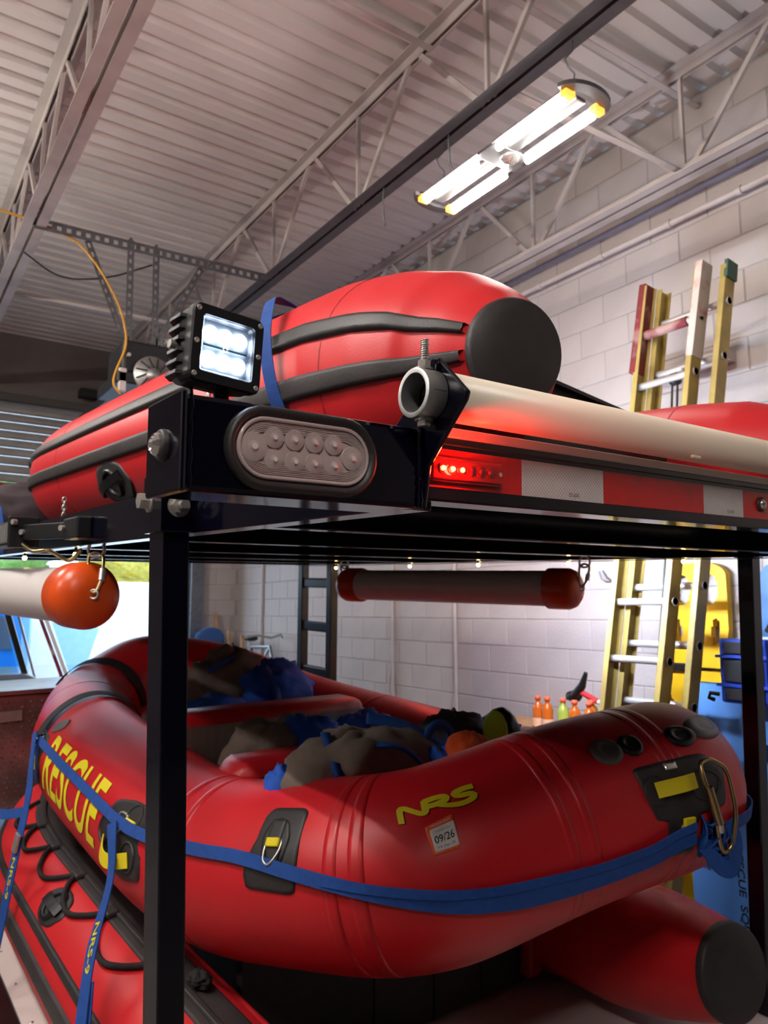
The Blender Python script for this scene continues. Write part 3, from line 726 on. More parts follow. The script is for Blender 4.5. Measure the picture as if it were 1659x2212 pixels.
# ================================================================== THE TRAILER RACK (trailer frame, origin at the lens)
T = TRAILER
BEDZ = -1.58
rack = thing('trailer_rack', 'glossy navy black steel rack with posts, rails and crossmembers over the trailer', 'rack', (1.7, 2.6, BEDZ), T)
RX0, RX1 = .605, 2.84                     # outer faces of the side rails
rb = part('rear_beam', MB().box(RX0, RX1, .752, .812, .100, .178), 'frame_paint', rack, .003)
part('rear_lip', MB().box(.61, RX1, .757, .80, .178, .186), 'frame_black', rack)
part('side_rail', MB().box(RX0, RX0 + .052, .80, 5.0, .092, .200), 'frame_paint', rack, .003)
part('side_rail', MB().box(RX1 - .052, RX1, .80, 5.0, .092, .200), 'frame_paint', rack, .003)
for y in (1.28, 1.94, 2.72, 3.50, 4.25, 4.95):
    part('crossmember', MB().box(RX0 + .052, RX1 - .052, y, y + .052, .094, .198), 'frame_paint', rack, .003)
part('deck_sheet', MB().box(RX0 + .05, RX1 - .05, .80, 5.0, .1985, .204), 'frame_black', rack)
# near left post leans outwards a touch
m = MB(); dxl = .020
for x0, x1, y0, y1 in ((.546, .604, 1.54, 1.626),):
    zt, zb = .10, BEDZ; k = dxl * (zt - zb) / .98
    m.add([(x0 + k, y0, zb), (x1 + k, y0, zb), (x1 + k, y1, zb), (x0 + k, y1, zb), (x0, y0, zt), (x1, y0, zt), (x1, y1, zt), (x0, y1, zt)],
          [(0, 3, 2, 1), (4, 5, 6, 7), (0, 1, 5, 4), (1, 2, 6, 5), (2, 3, 7, 6), (3, 0, 4, 7)])
post = part('post', m, 'frame_paint', rack, .004)
sl = part('post_sleeve', MB().box(.536, .610, 1.527, 1.640, .092, .215), 'frame_paint', rack, .003)
def hexbolt(c, d, r, parent, L=.016, stud=.02, washer=True, name='bolt'):
    c, d = V(*c), V(*d) / np.linalg.norm(d); m = MB()
    if washer: m.cyl(c, c + d * .003, r * 1.35, n=20)
    m.cyl(c + d * .003, c + d * L, r, n=6, smooth=False)
    if stud: m.cyl(c + d * L, c + d * (L + stud), r * .5, n=12)
    return part(name, m, 'steel', parent)
hexbolt((.573, 1.527, .148), (0, -1, 0), .018, rack); hexbolt((.536, 1.60, .160), (-1, 0, 0), .018, rack, L=.024, stud=0)
part('weld_bead', MB().sweep([(.612, 1.533 + .002 * sin(i * 2.1), .095 + .006 * i) for i in range(19)], [.005 + .0015 * sin(i * 1.7) for i in range(19)], 8), 'frame_paint', rack)
# right and front posts
part('post', MB().box(2.845, 2.905, 1.54, 1.60, BEDZ, .20), 'frame_paint', rack, .004)
part('post_sleeve', MB().box(2.838, 2.912, 1.53, 1.61, .09, .21), 'frame_paint', rack, .003)
part('post', MB().box(.546, .604, 4.80, 4.88, BEDZ, .1), 'frame_paint', rack, .004)
lad = part('post', MB().box(2.79, 2.85, 4.50, 4.56, BEDZ, .1), 'frame_black', rack, .004)
part('post', MB().box(2.79, 2.85, 4.90, 4.96, BEDZ, .1), 'frame_black', rack, .004)
for z in (-1.35, -1.0, -.66, -.345, -.035):
    part('ladder_rung', MB().box(2.80, 2.84, 4.55, 4.91, z - .035, z + .035), 'frame_black', rack, .012)
# light box at the near corner: a closed square tube standing out past the side rail
bx = part('light_box', MB().box(.287, .597, .752, .852, .089, .192), 'frame_paint', rack, .006)
part('box_end_cap', MB().box(.281, .288, .748, .857, .0875, .196), 'frame_paint', rack, .008)
random.seed(3)
part('weld_bead', MB().sweep([(.596, .7505 + .001 * sin(i * 2.3), .09 + i * .0044) for i in range(24)], [.004 + .002 * random.random() for i in range(24)], 8), 'frame_paint', rack)
part('weld_bead', MB().sweep([(.292 + .001 * sin(i), .7505, .092 + i * .0043) for i in range(24)], [.0018 + .0012 * random.random() for i in range(24)], 6), 'frame_paint', rack)
pl = [(.598, .815, .198), (.598, .792, .090), (.598, .748, .088), (.598, .738, .142), (.598, .668, .214), (.598, .664, .224), (.598, .717, .276), (.598, .730, .279), (.598, .742, .268), (.598, .768, .235)]
part('pipe_bracket', MB().prism(pl, (.008, 0, 0)), 'frame_paint', rack, .0025)
# reflective tape on the rear beam: separate red and white lengths
fx = .7512
tl = [(.607, .779, 'tape_red'), (.780, .9585, 'tape_white'), (.9592, 1.2325, 'tape_red'), (1.2332, 1.362, 'tape_white'), (1.3627, 1.62, 'tape_red'), (1.6207, 1.80, 'tape_white'), (1.8007, 2.07, 'tape_red'), (2.0707, 2.25, 'tape_white'), (2.2507, 2.52, 'tape_red'), (2.5207, 2.70, 'tape_white')]
for a, b, mm in tl:
    tp = part('tape_length', MB().box(a, b, fx - .0006, fx + .001, .118, .169), mm, rack)
    if mm == 'tape_white':
        lat = MB()
        n = int((b - a) / .0065)
        for i in range(-7, n):
            x0 = a + i * .0065
            for sg in (1, -1):
                q0, q1 = (x0, .1185), (x0 + .05, .1685)
                if sg < 0: q0, q1 = (x0, .1685), (x0 + .05, .1185)
                t0 = max(0, (a - q0[0]) / .05); t1 = min(1, (b - q0[0]) / .05)
                if t1 <= t0: continue
                A = (q0[0] + .05 * t0, fx - .0008, q0[1] + (q1[1] - q0[1]) * t0); B = (q0[0] + .05 * t1, fx - .0008, q0[1] + (q1[1] - q0[1]) * t1)
                lat.bar(A, B, .0003, .0005, (0, 0, 1))
        part('lattice_print', lat, 'lattice_grey', tp)
    if b < 1.4 and a > .7:
        text_part('DOT-C2', plane_fn(((a + b) / 2 + (.02 if mm == 'tape_white' else -.06), fx - .0008, .126 if mm == 'tape_white' else .160), (-1, 0, 0), (0, 0, -1)), .022, .0052, 'print_black' if mm == 'tape_white' else 'print_grey', tp, 'lettering', t=.0004, bold=.01)
solo('edge_board', MB().box(.615, 2.83, .7535, .78, .1865, .2), 'board_white', 'white painted board edge lying on the rear beam beneath the pipe', 'board', T, bevel=.002)

# white pipe carried across the rear
pp = thing('carry_pipe', 'long cream plastic pipe lying across the rear of the rack', 'pipe', (1.7, .728, .197), T)
def hollow(m, x0, x1, y, z, r, ri, n=40):
    ring = lambda x, q: [(x, y + q * cos(2 * pi * i / n), z + q * sin(2 * pi * i / n)) for i in range(n)]
    return m.grid([ring(x0, ri), ring(x0, r), ring(x1, r), ring(x1, ri), ring(x0, ri)], True, cv=True)
part('pipe', hollow(MB(), .607, 2.83, .728, .2315, .0312, .026), 'pvc', pp)
st = part('end_sleeve', hollow(MB(), .567, .5975, .728, .229, .0315, .0250), 'aluminium', pp, .001, label='grey metal sleeve with open end')
part('sleeve_print', MB().box(.575, .594, .6963, .6967, .228, .2286), 'print_black', pp)
hexbolt((.584, .728, .2600), (.0, -.05, 1), .0085, pp, L=.012, stud=.026)
part('bolt_thread', MB().sweep([(.584 + .0047 * cos(i * .8), .7265 + .0047 * sin(i * .8), .2735 + i * .00036) for i in range(72)], .0008, 5), 'steel', pp)
hexbolt((.584, .728, .1985), (0, 0, -1), .0085, pp, L=.010, stud=0)
part('pipe_nick', MB().obox((1.14, .706, .203), ((1, 0, 0), (0, 1, 0), (0, 0, 1)), (.012, .003, .003)), 'pvc', pp, .002)

# oval tail lamp in the box
ol = thing('oval_tail_lamp', 'clear oval LED tail lamp in a black rubber grommet on the corner box', 'lamp', (.425, .75, .10), T)
oc = (.4275, .142)
def stadium(hw, hh, n=14):
    P = [(hw - hh + hh * cos(a), hh * sin(a)) for a in np.linspace(-pi / 2, pi / 2, n)] + [(-hw + hh + hh * cos(a), hh * sin(a)) for a in np.linspace(pi / 2, 3 * pi / 2, n)]
    return P
S3 = lambda hw, hh, y: [(oc[0] + a, y, oc[1] + b) for a, b in stadium(hw, hh)]
part('grommet', MB().grid([S3(.0985, .0475, .7518), S3(.098, .047, .7455), S3(.0955, .0445, .742), S3(.0925, .0415, .7415), S3(.089, .038, .7435), S3(.0865, .0355, .7475), S3(.0855, .0345, .7478)], True, cv=True), 'rubber', ol)
L3 = S3(.0855, .0345, .7476)
part('lens_back', MB().add(L3 + [(oc[0], .7478, oc[1])], [(i, (i + 1) % len(L3), len(L3)) for i in range(len(L3))]), 'lens_clear', ol)
part('lens_rim', MB().grid([S3(.0858, .0348, .7475), S3(.0855, .0345, .7440), S3(.0835, .0325, .7432), S3(.0815, .0305, .7445)], True, cv=True), 'lens_clear', ol)
spots_ol = [(-.0655, .0, .0165)] + [(-.0410 + i * .0258, .0125, .0122) for i in range(4)] + [(-.0405 + i * .0258, -.0122, .0122) for i in range(4)] + [(.0625, -.001, .0145)]
for u, v, r in spots_ol:
    c = (oc[0] + u, .7468, oc[1] + v)
    d = part('optic', MB().lathe(c, (0, -1, 0), [(0, r), (.0012, r * .97), (.0002, r * .9), (.0014, r * .85), (.0004, r * .78), (.0016, r * .72), (.0006, r * .64), (.0018, r * .58), (.0010, r * .5), (.0028, r * .36), (.0034, r * .18), (.0035, 0)], 28), 'lens_clear', ol)
    part('chip', MB().cyl((c[0], .7434, c[2]), (c[0], .7425, c[2]), r * .22, n=10), 'pvc_white', d)
fl = MB()
for hw, hh in ((.0815, .0305), (.0795, .0285), (.0775, .0265), (.0755, .0245), (.0735, .0225), (.0715, .0205), (.0695, .0185)):
    fl.sweep([(oc[0] + a, .7466, oc[1] + b) for a, b in stadium(hw, hh)], .0007, 6, closed=True)
part('fresnel_ridges', fl, 'lens_clear', ol)
S4 = [S3(.084 * k, .033 * k, .7440 - .0018 * (1 - k * k)) for k in (1, .8, .55, .3)]

# small clear marker on the box end
mk = thing('marker_lamp', 'small round clear marker lamp on the end of the corner box', 'lamp', (.28, .80, .12), T)
part('grommet', MB().lathe((.281, .800, .142), (-1, 0, 0), [(0, .0175), (.004, .017), (.006, .0155), (.005, .013)], 28), 'rubber', mk)
part('lens', MB().lathe((.2765, .800, .142), (-1, 0, 0), [(0, .0132), (.004, .0130), (.0075, .0108), (.0065, .0092), (.010, .0070), (.0092, .005), (.0118, .0025), (.0115, 0)], 11, smooth=False), 'lens_silver', mk)
mk = thing('marker_lamp', 'tiny round marker lamp on the red tape near the right edge', 'lamp', (1.42, .75, .13), T)
part('grommet', MB().lathe((1.424, .7505, .146), (0, -1, 0), [(0, .014), (.004, .0135), (.005, .010)], 24), 'rubber', mk)
part('lens', MB().lathe((1.424, .747, .146), (0, -1, 0), [(0, .010), (.004, .009), (.007, .005), (.008, 0)], 16), 'lens_silver', mk)

# flashing red strip lamp on the tape
rl = thing('red_strip_lamp', 'slim lit red LED strip lamp mounted over the tape at the rack corner', 'lamp', (.675, .75, .125), T)
part('base', MB().box(.607, .735, .7425, .7508, .124, .158), 'red_lens_dim', rl, .004)
part('lens_cover', MB().box(.608, .731, .7395, .7430, .128, .154), 'red_lens', rl, .0025)
for i in range(6):
    x = .6235 + i * .0165; lit = i < 3
    part('led', MB().lathe((x, .7400, .1415), (0, -1, 0), [(0, .0072), (.0015, .007), (.0007, .0058), (.0021, .005), (.0010, .004), (.003, .0028), (.0034, 0)], 18), 'led_red' if False else 'red_lens_dim', rl)
    if lit: part('lit_chip', MB().sphere((x, .7372, .1415), .0034, 10, 6), 'led_red', rl)
part('end_screw', MB().cyl((.7265, .7392, .1415), (.7265, .738, .1415), .003, n=8), 'steel', rl)
pt = bpy.data.lights.new('red_glow', 'POINT'); pt.energy = 1.0; pt.color = (1, .03, .015); pt.shadow_soft_size = .012
po = bpy.data.objects.new('red_glow', pt); COL.objects.link(po); po.parent = rl; po.location = Vector((.642, .7372, .1415)) - Vector(ORG[rl.name])

# square work light on the box
wk = thing('cube_work_light', 'black square LED work light shining white on top of the corner box', 'lamp', (.345, .80, .192), T)
yaw = radians(6); ux = V(cos(yaw), sin(yaw), -.05); ux /= np.linalg.norm(ux); uy = V(-sin(yaw), cos(yaw), 0.02); uy -= ux * ux.dot(uy); uy /= np.linalg.norm(uy); uz = np.cross(ux, uy)
wc = V(.341, .772, .253)                 # centre of the front face
B = lambda a, b, c: wc + 1.06 * (a * ux + b * uy + c * uz)     # a right, b back, c up
fr = MB()
def rrect(hw, hh, r, b, n=5):
    P = []
    for sx, sz, a0 in ((1, 1, 0), (-1, 1, pi / 2), (-1, -1, pi), (1, -1, 3 * pi / 2)):
        for a in np.linspace(a0, a0 + pi / 2, n): P.append(B(sx * (hw - r) + r * cos(a), b, sz * (hh - r) + r * sin(a)))
    return P
part('bezel', MB().grid([rrect(.0425, .0415, .009, .012), rrect(.0425, .0415, .009, .003), rrect(.041, .040, .008, 0), rrect(.031, .030, .004, 0), rrect(.030, .029, .004, .004), rrect(.0285, .0275, .003, .010)], False, cv=True), 'lamp_black', wk)
part('heat_sink', MB().grid([rrect(.041, .040, .008, .012), rrect(.041, .040, .008, .03), rrect(.036, .037, .008, .052), rrect(.026, .030, .008, .064), rrect(.0, .0, .0, .065)], False, cv=True), 'lamp_black', wk)
for i in range(6):
    c = -.030 + i * .012
    fp = [B(-.0405, .018, c - .003), B(-.0465, .022, c - .0025), B(-.0445, .05, c - .0025), B(-.033, .063, c - .0025), B(-.030, .060, c - .0025)]
    part('fin', MB().prism(fp, uz * .0045), 'lamp_black', wk, .0006)
    fp = [B(.0405, .018, c - .003), B(.0465, .022, c - .0025), B(.0445, .05, c - .0025), B(.033, .063, c - .0025), B(.030, .060, c - .0025)]
    part('fin', MB().prism(fp, uz * .0045), 'lamp_black', wk, .0006)
part('side_screw', MB().cyl(B(-.041, .034, 0), B(-.050, .034, 0), .005, n=14), 'steel', wk)
part('reflector', MB().add([B(-.0285, .010, -.0275), B(.0285, .010, -.0275), B(.0285, .010, .0275), B(-.0285, .010, .0275)], [(0, 1, 2, 3)]), 'led_reflector', wk)
for r in (-1, 1):
    for i in (-1, 0, 1):
        part('led', MB().lathe(B(i * .0175, .0095, r * .0135), -uy, [(0, .0092), (.003, .0085), (.0045, .005), (.005, 0)], 18), 'led_white', wk)
part('divider', MB().obox(B(0, .008, 0), (ux, uy, uz), (.028, .0015, .0012)), 'led_reflector', wk)
part('centre_screw', MB().lathe(B(0, .007, 0), -uy, [(0, .003), (.002, .003), (.0025, 0)], 12), 'steel', wk)
part('glass', MB().obox(B(0, .0035, 0), (ux, uy, uz), (.0302, .0008, .0292)), 'glass_clear', wk)
for a in (-.0365, .0365):
    for c in (-.0345, 0, .0345): part('bezel_screw', MB().lathe(B(a, .0004, c), -uy, [(0, .0032), (.0012, .0030), (.0014, .0016), (.0008, .0012), (.0008, 0)], 14), 'steel', wk)
part('bracket', MB().box(.304, .335, .80, .835, .1925, .1965).ribbon([(.312, .82, .194), (.312, .82, .205), B(-.02, .035, -.042)], (1, 0, 0), .03, .004).cyl((.35, .81, .192), (.35, .81, .215), .009, n=14).box(.33, .40, .795, .83, .1925, .1955), 'lamp_black', wk, .001)

# light bar on the left rail (mostly out of frame)
lb = thing('scene_light_bar', 'slatted LED light bar bracketed to the outer face of the left rail', 'lamp', (.50, 3.2, .08), T)
part('body', MB().box(.46, .53, 2.70, 3.8, .100, .182), 'lamp_black', lb, .006)
part('face', MB().box(.456, .461, 2.72, 3.78, .108, .174), 'lens_silver', lb)
for i in range(26): part('cooling_fin', MB().box(.4535, .4565, 2.73 + i * .04, 2.755 + i * .04, .112, .170), 'aluminium', lb)
part('end_plate', MB().box(.445, .54, 2.68, 2.70, .090, .192), 'lamp_black', lb, .005)
part('arm', MB().bar((.495, 2.68, .140), (.575, 2.44, .140), .02, .05), 'lamp_black', lb, .004)
part('foot', MB().box(.56, .605, 2.30, 2.46, .110, .175), 'lamp_black', lb, .006)
for q in ((.49, 2.672, .140), (.465, 2.672, .172), (.558, 2.44, .145)): part('screw', MB().cyl(q, (q[0] - .012, q[1] - .006, q[2]), .009, n=12), 'steel', lb)
part('lead_wire', MB().sweep(smooth_path([(.49, 2.68, .10), (.51, 2.62, .075), (.55, 2.60, .085), (.59, 2.60, .06), (.615, 2.58, .045), (.64, 2.55, .085)], 30), .007, 8), 'brass', lb)

# second light bar on the far side, lighting the block wall
lb = thing('scene_light_bar', 'lit LED light bar on the far side of the rack facing the block wall', 'lamp', (2.9, 2.7, .06), T)
part('body', MB().box(2.842, 2.90, 2.35, 3.05, .105, .17), 'lamp_black', lb, .006)
part('face', MB().box(2.90, 2.903, 2.38, 3.02, .115, .16), 'led_flood', lb)

sm = thing('side_marker_lamp', 'small red marker lamp on the far side of the rack glowing on the block wall', 'lamp', (2.86, 3.7, .12), T)
part('base', MB().box(2.841, 2.85, 3.64, 3.76, .125, .155), 'red_lens_dim', sm, .003)
part('lit_chip', MB().sphere((2.856, 3.70, .14), .006, 10, 6), 'led_red', sm)
pt = bpy.data.lights.new('red_glow', 'POINT'); pt.energy = 5; pt.color = (1, .05, .04); pt.shadow_soft_size = .03
po = bpy.data.objects.new('red_glow', pt); COL.objects.link(po); po.parent = sm; po.location = Vector((2.91, 3.70, .14)) - Vector(ORG[sm.name])

# string of small warm bulbs under the rails
def bulb(x, y, z, label):
    b = thing('string_bulb', label, 'bulb', (x, y, z), T, 'warm bulbs under the rack rails')
    part('globe', MB().sphere((x, y, z), .009, 12, 8), 'bulb_warm', b)
    part('socket', MB().cyl((x, y, z + .006), (x, y, .094), .005, n=8), 'string_wire', b)
for y, z, l in ((4.45, .070, 'farthest bulb beside the rack ladder'), (3.62, .074, 'second bulb above the left end of the hanging tube'), (3.02, .076, 'bulb above the middle of the hanging tube'), (2.40, .078, 'bulb above the right end of the hanging tube'), (1.80, .078, 'bulb in front of the yellow ladder')):
    bulb(2.80, y, z, 'small warm string light, ' + l)
for y, z, l in ((2.62, .070, 'bulb next to the carabiner of the orange cap'), (3.45, .074, 'bulb under the left rail above the white tube')):
    bulb(.640, y, z, 'small warm string light, ' + l)
solo('string_wire', MB().sweep([(2.80, y, .090 - .004 * abs(sin(y * 5))) for y in np.linspace(1.2, 4.9, 60)], .002, 5), 'string_wire', 'thin wire of the string lights along the far rail', 'wire', T)

# capped tubes slung under the rails
def sling_tube(p, q, r, label, ring0, capr, ringq=None):
    p, q = V(*p), V(*q); d = (q - p) / np.linalg.norm(q - p); L = np.linalg.norm(q - p)
    t = thing('storage_tube', label, 'tube', tuple(p), T, 'capped storage tubes slung under the rack')
    part('pipe', MB().cyl(p + d * .05, q - d * .05, r, n=36), 'pvc_white', t)
    for e, dd in ((p, d), (q, -d)):
        part('end_cap', MB().lathe(e, dd, [(-.045, 0), (-.044, capr * .3), (-.036, capr * .62), (-.018, capr * .88), (.01, capr), (.105, capr), (.107, r)], 40), 'orange_cap', t)
    def clip(e, dd, top, bot, rr):
        side = V(.82, -.57, 0)
        eye = e - dd * .043
        part('eye_bolt', MB().sweep([bot + .013 * (cos(a) * V(0, 0, 1) + sin(a) * side) for a in np.linspace(0, 2 * pi, 20)[:-1]], .0035, 8, closed=True), 'steel', t)
        c0, c1 = top - V(0, 0, .03), bot + V(0, 0, .008); w = .024
        pth = [c0 + V(0, 0, .012), c0 - side * w, c0 * .5 + c1 * .5 - side * w * .75, c1 - side * .006 - V(0, 0, .004), c1 + side * .006 - V(0, 0, .004), c0 * .35 + c1 * .65 + side * w * .9, c0 + side * w]
        part('carabiner', MB().sweep(resample(rounded(pth, .35, 5, True), 60, True)[0], .0052, 8, closed=True), 'brass', t)
        g0, g1 = c0 * .62 + c1 * .38 + side * w * .92, c0 * .30 + c1 * .70 + side * w * .86
        part('lock_sleeve', MB().cyl(g0, g1, .0095, n=12), 'steel', t)
        part('snap_ring', MB().sweep([top + V(0, 0, -.012) + .024 * (cos(a) * V(0, 0, 1) + sin(a) * side) for a in np.linspace(0, 2 * pi, 26)[:-1]], .005, 8, closed=True), 'steel', t)
    clip(p, d, V(*ring0), p - d * .048 + V(0, 0, .005), .02)
    if ringq is not None: clip(q, -d, V(*ringq), q + d * .03 + V(0, 0, .05), .02)
    return t
sling_tube((.615, 2.36, -.058), (.50, 3.75, -.062), .088, 'white storage tube with large orange cap hung under the left rail', (.635, 2.36, .092), .101)
sling_tube((2.70, 2.30, -.040), (2.36, 3.62, -.036), .082, 'white storage tube with orange caps hung under the far side of the rack', (2.72, 2.24, .092), .094, (2.36, 3.66, .092))

# ================================================================== TRAILER BED
bed = thing('trailer_bed', 'white surfaced trailer bed with dark frame under the boats', 'trailer', (1.7, 2.6, BEDZ - .30), T)
part('deck', MB().box(.63, 2.86, .7, 5.0, BEDZ - .02, BEDZ - .002), 'bed_white', bed)
part('frame_side', MB().box(.55, .63, .7, 5.2, BEDZ - .14, BEDZ - .004), 'frame_black', bed, .006)
part('frame_side', MB().box(2.835, 2.92, .7, 5.2, BEDZ - .14, BEDZ - .004), 'frame_black', bed, .006)
part('fender', MB().box(.30, .55, 1.9, 3.6, BEDZ - .16, BEDZ - .12), 'bed_white', bed, .02)
for y in np.linspace(2.1, 4.6, 9): part('rivet', MB().lathe((.66, y, BEDZ - .002), (0, 0, 1), [(0, .008), (.002, .007), (.003, 0)], 10), 'steel', bed)
part('axle', MB().box(.45, 3.0, 2.9, 3.0, BEDZ - .26, BEDZ - .16), 'frame_black', bed)

# ================================================================== UPPER BOAT
UB = thing('inflatable_boat', 'red inflatable rescue boat with black rub strakes strapped on top of the rack', 'boat', (1.6, 2.6, .205), T)
ULr = [(0, .102), (.012, .140), (.04, .202), (.075, .240), (.115, .262), (.16, .266), (1, .262)]
UL = Tube([[1.048, 1.03, .440], [1.088, 1.20, .455], [1.08, 1.5, .468], [1.0, 2.8, .468], [.955, 3.75, .468], [1.10, 4.25, .49], [1.5, 4.5, .52], [1.75, 4.55, .53]], .26, False, 260, radii=ULr)
UR = Tube([[2.30, 1.05, .385], [2.30, 1.45, .40], [2.25, 2.8, .41], [2.2, 3.75, .42], [2.05, 4.25, .47], [1.75, 4.55, .53]], .21, False, 220, radii=[(0, .10), (.015, .13), (.05, .168), (.10, .185), (.15, .192), (.9, .20), (1, .25)])
for tb_, nm in ((UL, 'sponson'), (UR, 'sponson')):
    sp = part(nm, tb_.mb(56), 'hull_red', UB)
    c, t0 = tb_.C[0], -tb_.T[0]; r0 = tb_.R[0]
    part('end_cap', MB().lathe(c + t0 * .012, t0, [(-.012, r0 * 1.04), (.0, r0 * 1.03), (.006, r0 * .98), (.010, r0 * .5), (.011, 0)], 48), 'rubber_scuffed', sp, label='scuffed black rubber end disc')
    part('seam', tb_.band(.385, .389, .0012), 'hull_red_dark', sp)
    part('seam', tb_.band(2.3, 2.305, .0012), 'hull_red_dark', sp)
part('rub_strake', UL.strip(.004, 3.55, 66, 77, .014), 'rubber', UB, label='upper black rubber strake')
part('rub_strake', UL.strip(.004, 3.55, 93, 105, .014), 'rubber_scuffed', UB, label='lower black rubber strake')
m = MB()
for i in range(9):
    s = 2.85 + i * .028
    m.grid([[UL.at(s + d, a, o)[0] for a in np.linspace(18, 62, 10)] for d, o in ((-.007, -.001), (0, .004), (.007, -.001))], True)
part('bow_pleats', m, 'hull_red', UB)
fn = UL.local(1.70, 122, 0)
hd = part('carry_handle', patch(fn, [(-.16, -.01), (-.11, .065), (0, .085), (.11, .065), (.16, -.01), (.10, -.07), (0, -.08), (-.10, -.07)], .005), 'rubber', UB, label='black rubber carry handle')
part('cup', ring_on(lambda u, v, w=0: fn(u * 1.15, v * .9, w + .004), .06, .045, .012), 'black_plastic', hd)
part('grip', MB().ribbon([fn(u, .02 * u / .08, .012 + .035 * (1 - (u / .11) ** 2)) for u in np.linspace(-.11, .11, 14)], [UL.at(1.7 - u, 122)[1] for u in np.linspace(-.11, .11, 14)], .03, .008), 'lamp_black', hd)
part('transom', MB().prism([(1.24, 1.36, .22), (1.26, 1.36, .555), (1.95, 1.40, .480), (2.12, 1.41, .40), (2.12, 1.41, .22)], (0, .035, 0)), 'rubber', UB)
part('transom_edge', MB().bar((1.25, 1.365, .560), (1.97, 1.41, .482), .06, .010), 'frame_paint', UB)
part('transom_bracket', MB().box(1.84, 1.94, 1.33, 1.37, .40, .485), 'aluminium', UB, .02)
part('boat_floor', MB().box(1.2, 2.15, 1.4, 4.2, .215, .26), 'rubber', UB)
part('bow_cover', MB().blob((.90, 4.72, .36), (.30, .24, .16), 0, .15, 3, 4, fold=.1), 'bag_dark', UB)
part('spray_cover', MB().grid([[(1.0 + .95 * i / 10, 4.15 + .5 * j / 8 + .15 * sin(i / 10 * pi), .30 + .18 * sin(pi * j / 8) - .02 * j) for i in range(11)] for j in range(9)], True), 'bag_dark', UB)
text_part('AZV', UL.local(.86, 87, 2), .15, .05, 'lens_silver', UB, 'maker_lettering', t=.003, bold=.02, shear=.3)

def strap(name, pts, nrm, w, label, m='strap_blue', t=.003, group='blue tie-down straps'):
    return solo(name, MB().ribbon(pts, nrm, w, t), m, label, 'strap', T, group)
def tube_path(tb_, sa, n=60, off=.006):
    S = smooth_path([(s, a, o) for s, a, o in sa], n, .4)
    P = [tb_.at(s, a, o + off) for s, a, o in S]
    return [p[0] for p in P], [p[1] for p in P]
P, N = tube_path(UL, [(.80, 8, 0), (.81, 40, 0), (.82, 66, .012), (.83, 85, .005), (.85, 110, .008), (.86, 140, .02)], 40)
solo('tie_strap', MB().ribbon(P, N, .028, .003), 'strap_blue', 'blue webbing strap lying over the upper boat behind the work light', 'strap', T, 'blue tie-down straps')
bpts = [UL.at(.80, 4, .012)[0], UL.at(.77, 22, .03)[0], UL.at(.70, 38, .05)[0], UL.at(.62, 52, .05)[0], UL.at(.56, 72, .045)[0], UL.at(.53, 95, .03)[0], UL.at(.52, 120, .02)[0], UL.at(.52, 140, .01)[0]]
bpts = smooth_path(bpts, 40); 
solo('tie_strap', MB().ribbon(bpts, [(-.8, -.5, .3)] * 40, .03, .003), 'strap_blue', 'loose blue strap tail arching off the buckle on the upper boat', 'strap', T, 'blue tie-down straps')
bk_ = thing('cam_buckle', 'metal cam buckle on top of the upper boat beside the strap', 'buckle', tuple(UL.at(.80, -4, .01)[0]), T)
q, qn, qt = UL.at(.80, -6, .016)
part('body', MB().obox(q, (qt, np.cross(qn, qt), qn), (.028, .05, .008)), 'steel', bk_, .004)
part('lever', MB().obox(q + qn * .016 - np.cross(qn, qt) * .02, (qt, np.cross(qn, qt) + qn * .25, qn), (.022, .035, .004)), 'steel', bk_, .003)
P = smooth_path([(.62, 4.9, .30), (.60, 4.35, .235), (.60, 4.0, .245), (.595, 3.9, .19), (.598, 3.92, .12)], 30)
solo('tie_strap', MB().ribbon(P, [(-1, -.2, .2)] * 30, .035, .003), 'strap_blue', 'blue strap wrapped over the left rail at the bow of the upper boat', 'strap', T, 'blue tie-down straps')
solo('tie_strap', MB().ribbon(smooth_path([(.60, 3.78, .26), (.585, 3.77, .30), (.59, 3.74, .24), (.596, 3.73, .17), (.596, 3.74, .10)], 20), [(-1, -.2, 0)] * 20, .05, .004), 'strap_blue', 'short blue strap loop hanging over the left rail by the light bar', 'strap', T, 'blue tie-down straps')
ec = thing('rail_chain', 'short chain standing beside the left rail below the upper boat', 'chain', (.60, 2.72, .20), T)
for i in range(5):
    c = V(.62, 2.72, .205 + i * .013); ax_ = V(0, 1, 0) if i % 2 else V(1, 0, 0)
    part('link', MB().sweep([c + .006 * cos(a) * ax_ + .010 * sin(a) * V(0, 0, 1) for a in np.linspace(0, 2 * pi, 16)[:-1]], .0025, 6, closed=True), 'steel', ec)

# ================================================================== LOWER BOAT (under the raft)
LBo = thing('inflatable_boat', 'red inflatable boat with black strips and grab rope lying under the raft', 'boat', (1.6, 2.6, BEDZ), T)
LL = Tube([[.99, 1.10, -1.36], [.87, 1.6, -1.36], [.85, 2.5, -1.36], [.85, 3.9, -1.36], [1.05, 4.5, -1.30], [1.6, 4.75, -1.25]], .22, False, 220)
LR = Tube([[2.40, 1.41, -1.245], [2.47, 1.85, -1.33], [2.50, 2.4, -1.36], [2.45, 3.9, -1.36], [2.15, 4.5, -1.30], [1.6, 4.75, -1.25]], .22, False, 220, radii=[(0, .142), (.03, .17), (.07, .20), (.12, .219), (1, .22)])
for tb_ in (LL, LR):
    sp = part('sponson', tb_.mb(48), 'hull_red', LBo)
c, t0 = LR.C[0], -LR.T[0]
part('end_cap', MB().lathe(c + t0 * .008, t0, [(-.02, .149), (0, .146), (.006, .140), (.009, .07), (.010, 0)], 48), 'rubber', LBo, label='black rubber end disc of the right tube')
part('transom_cheek', MB().box(2.24, 2.32, 2.14, 2.20, BEDZ + .05, -1.16), 'hull_red_dark', LBo, .02)
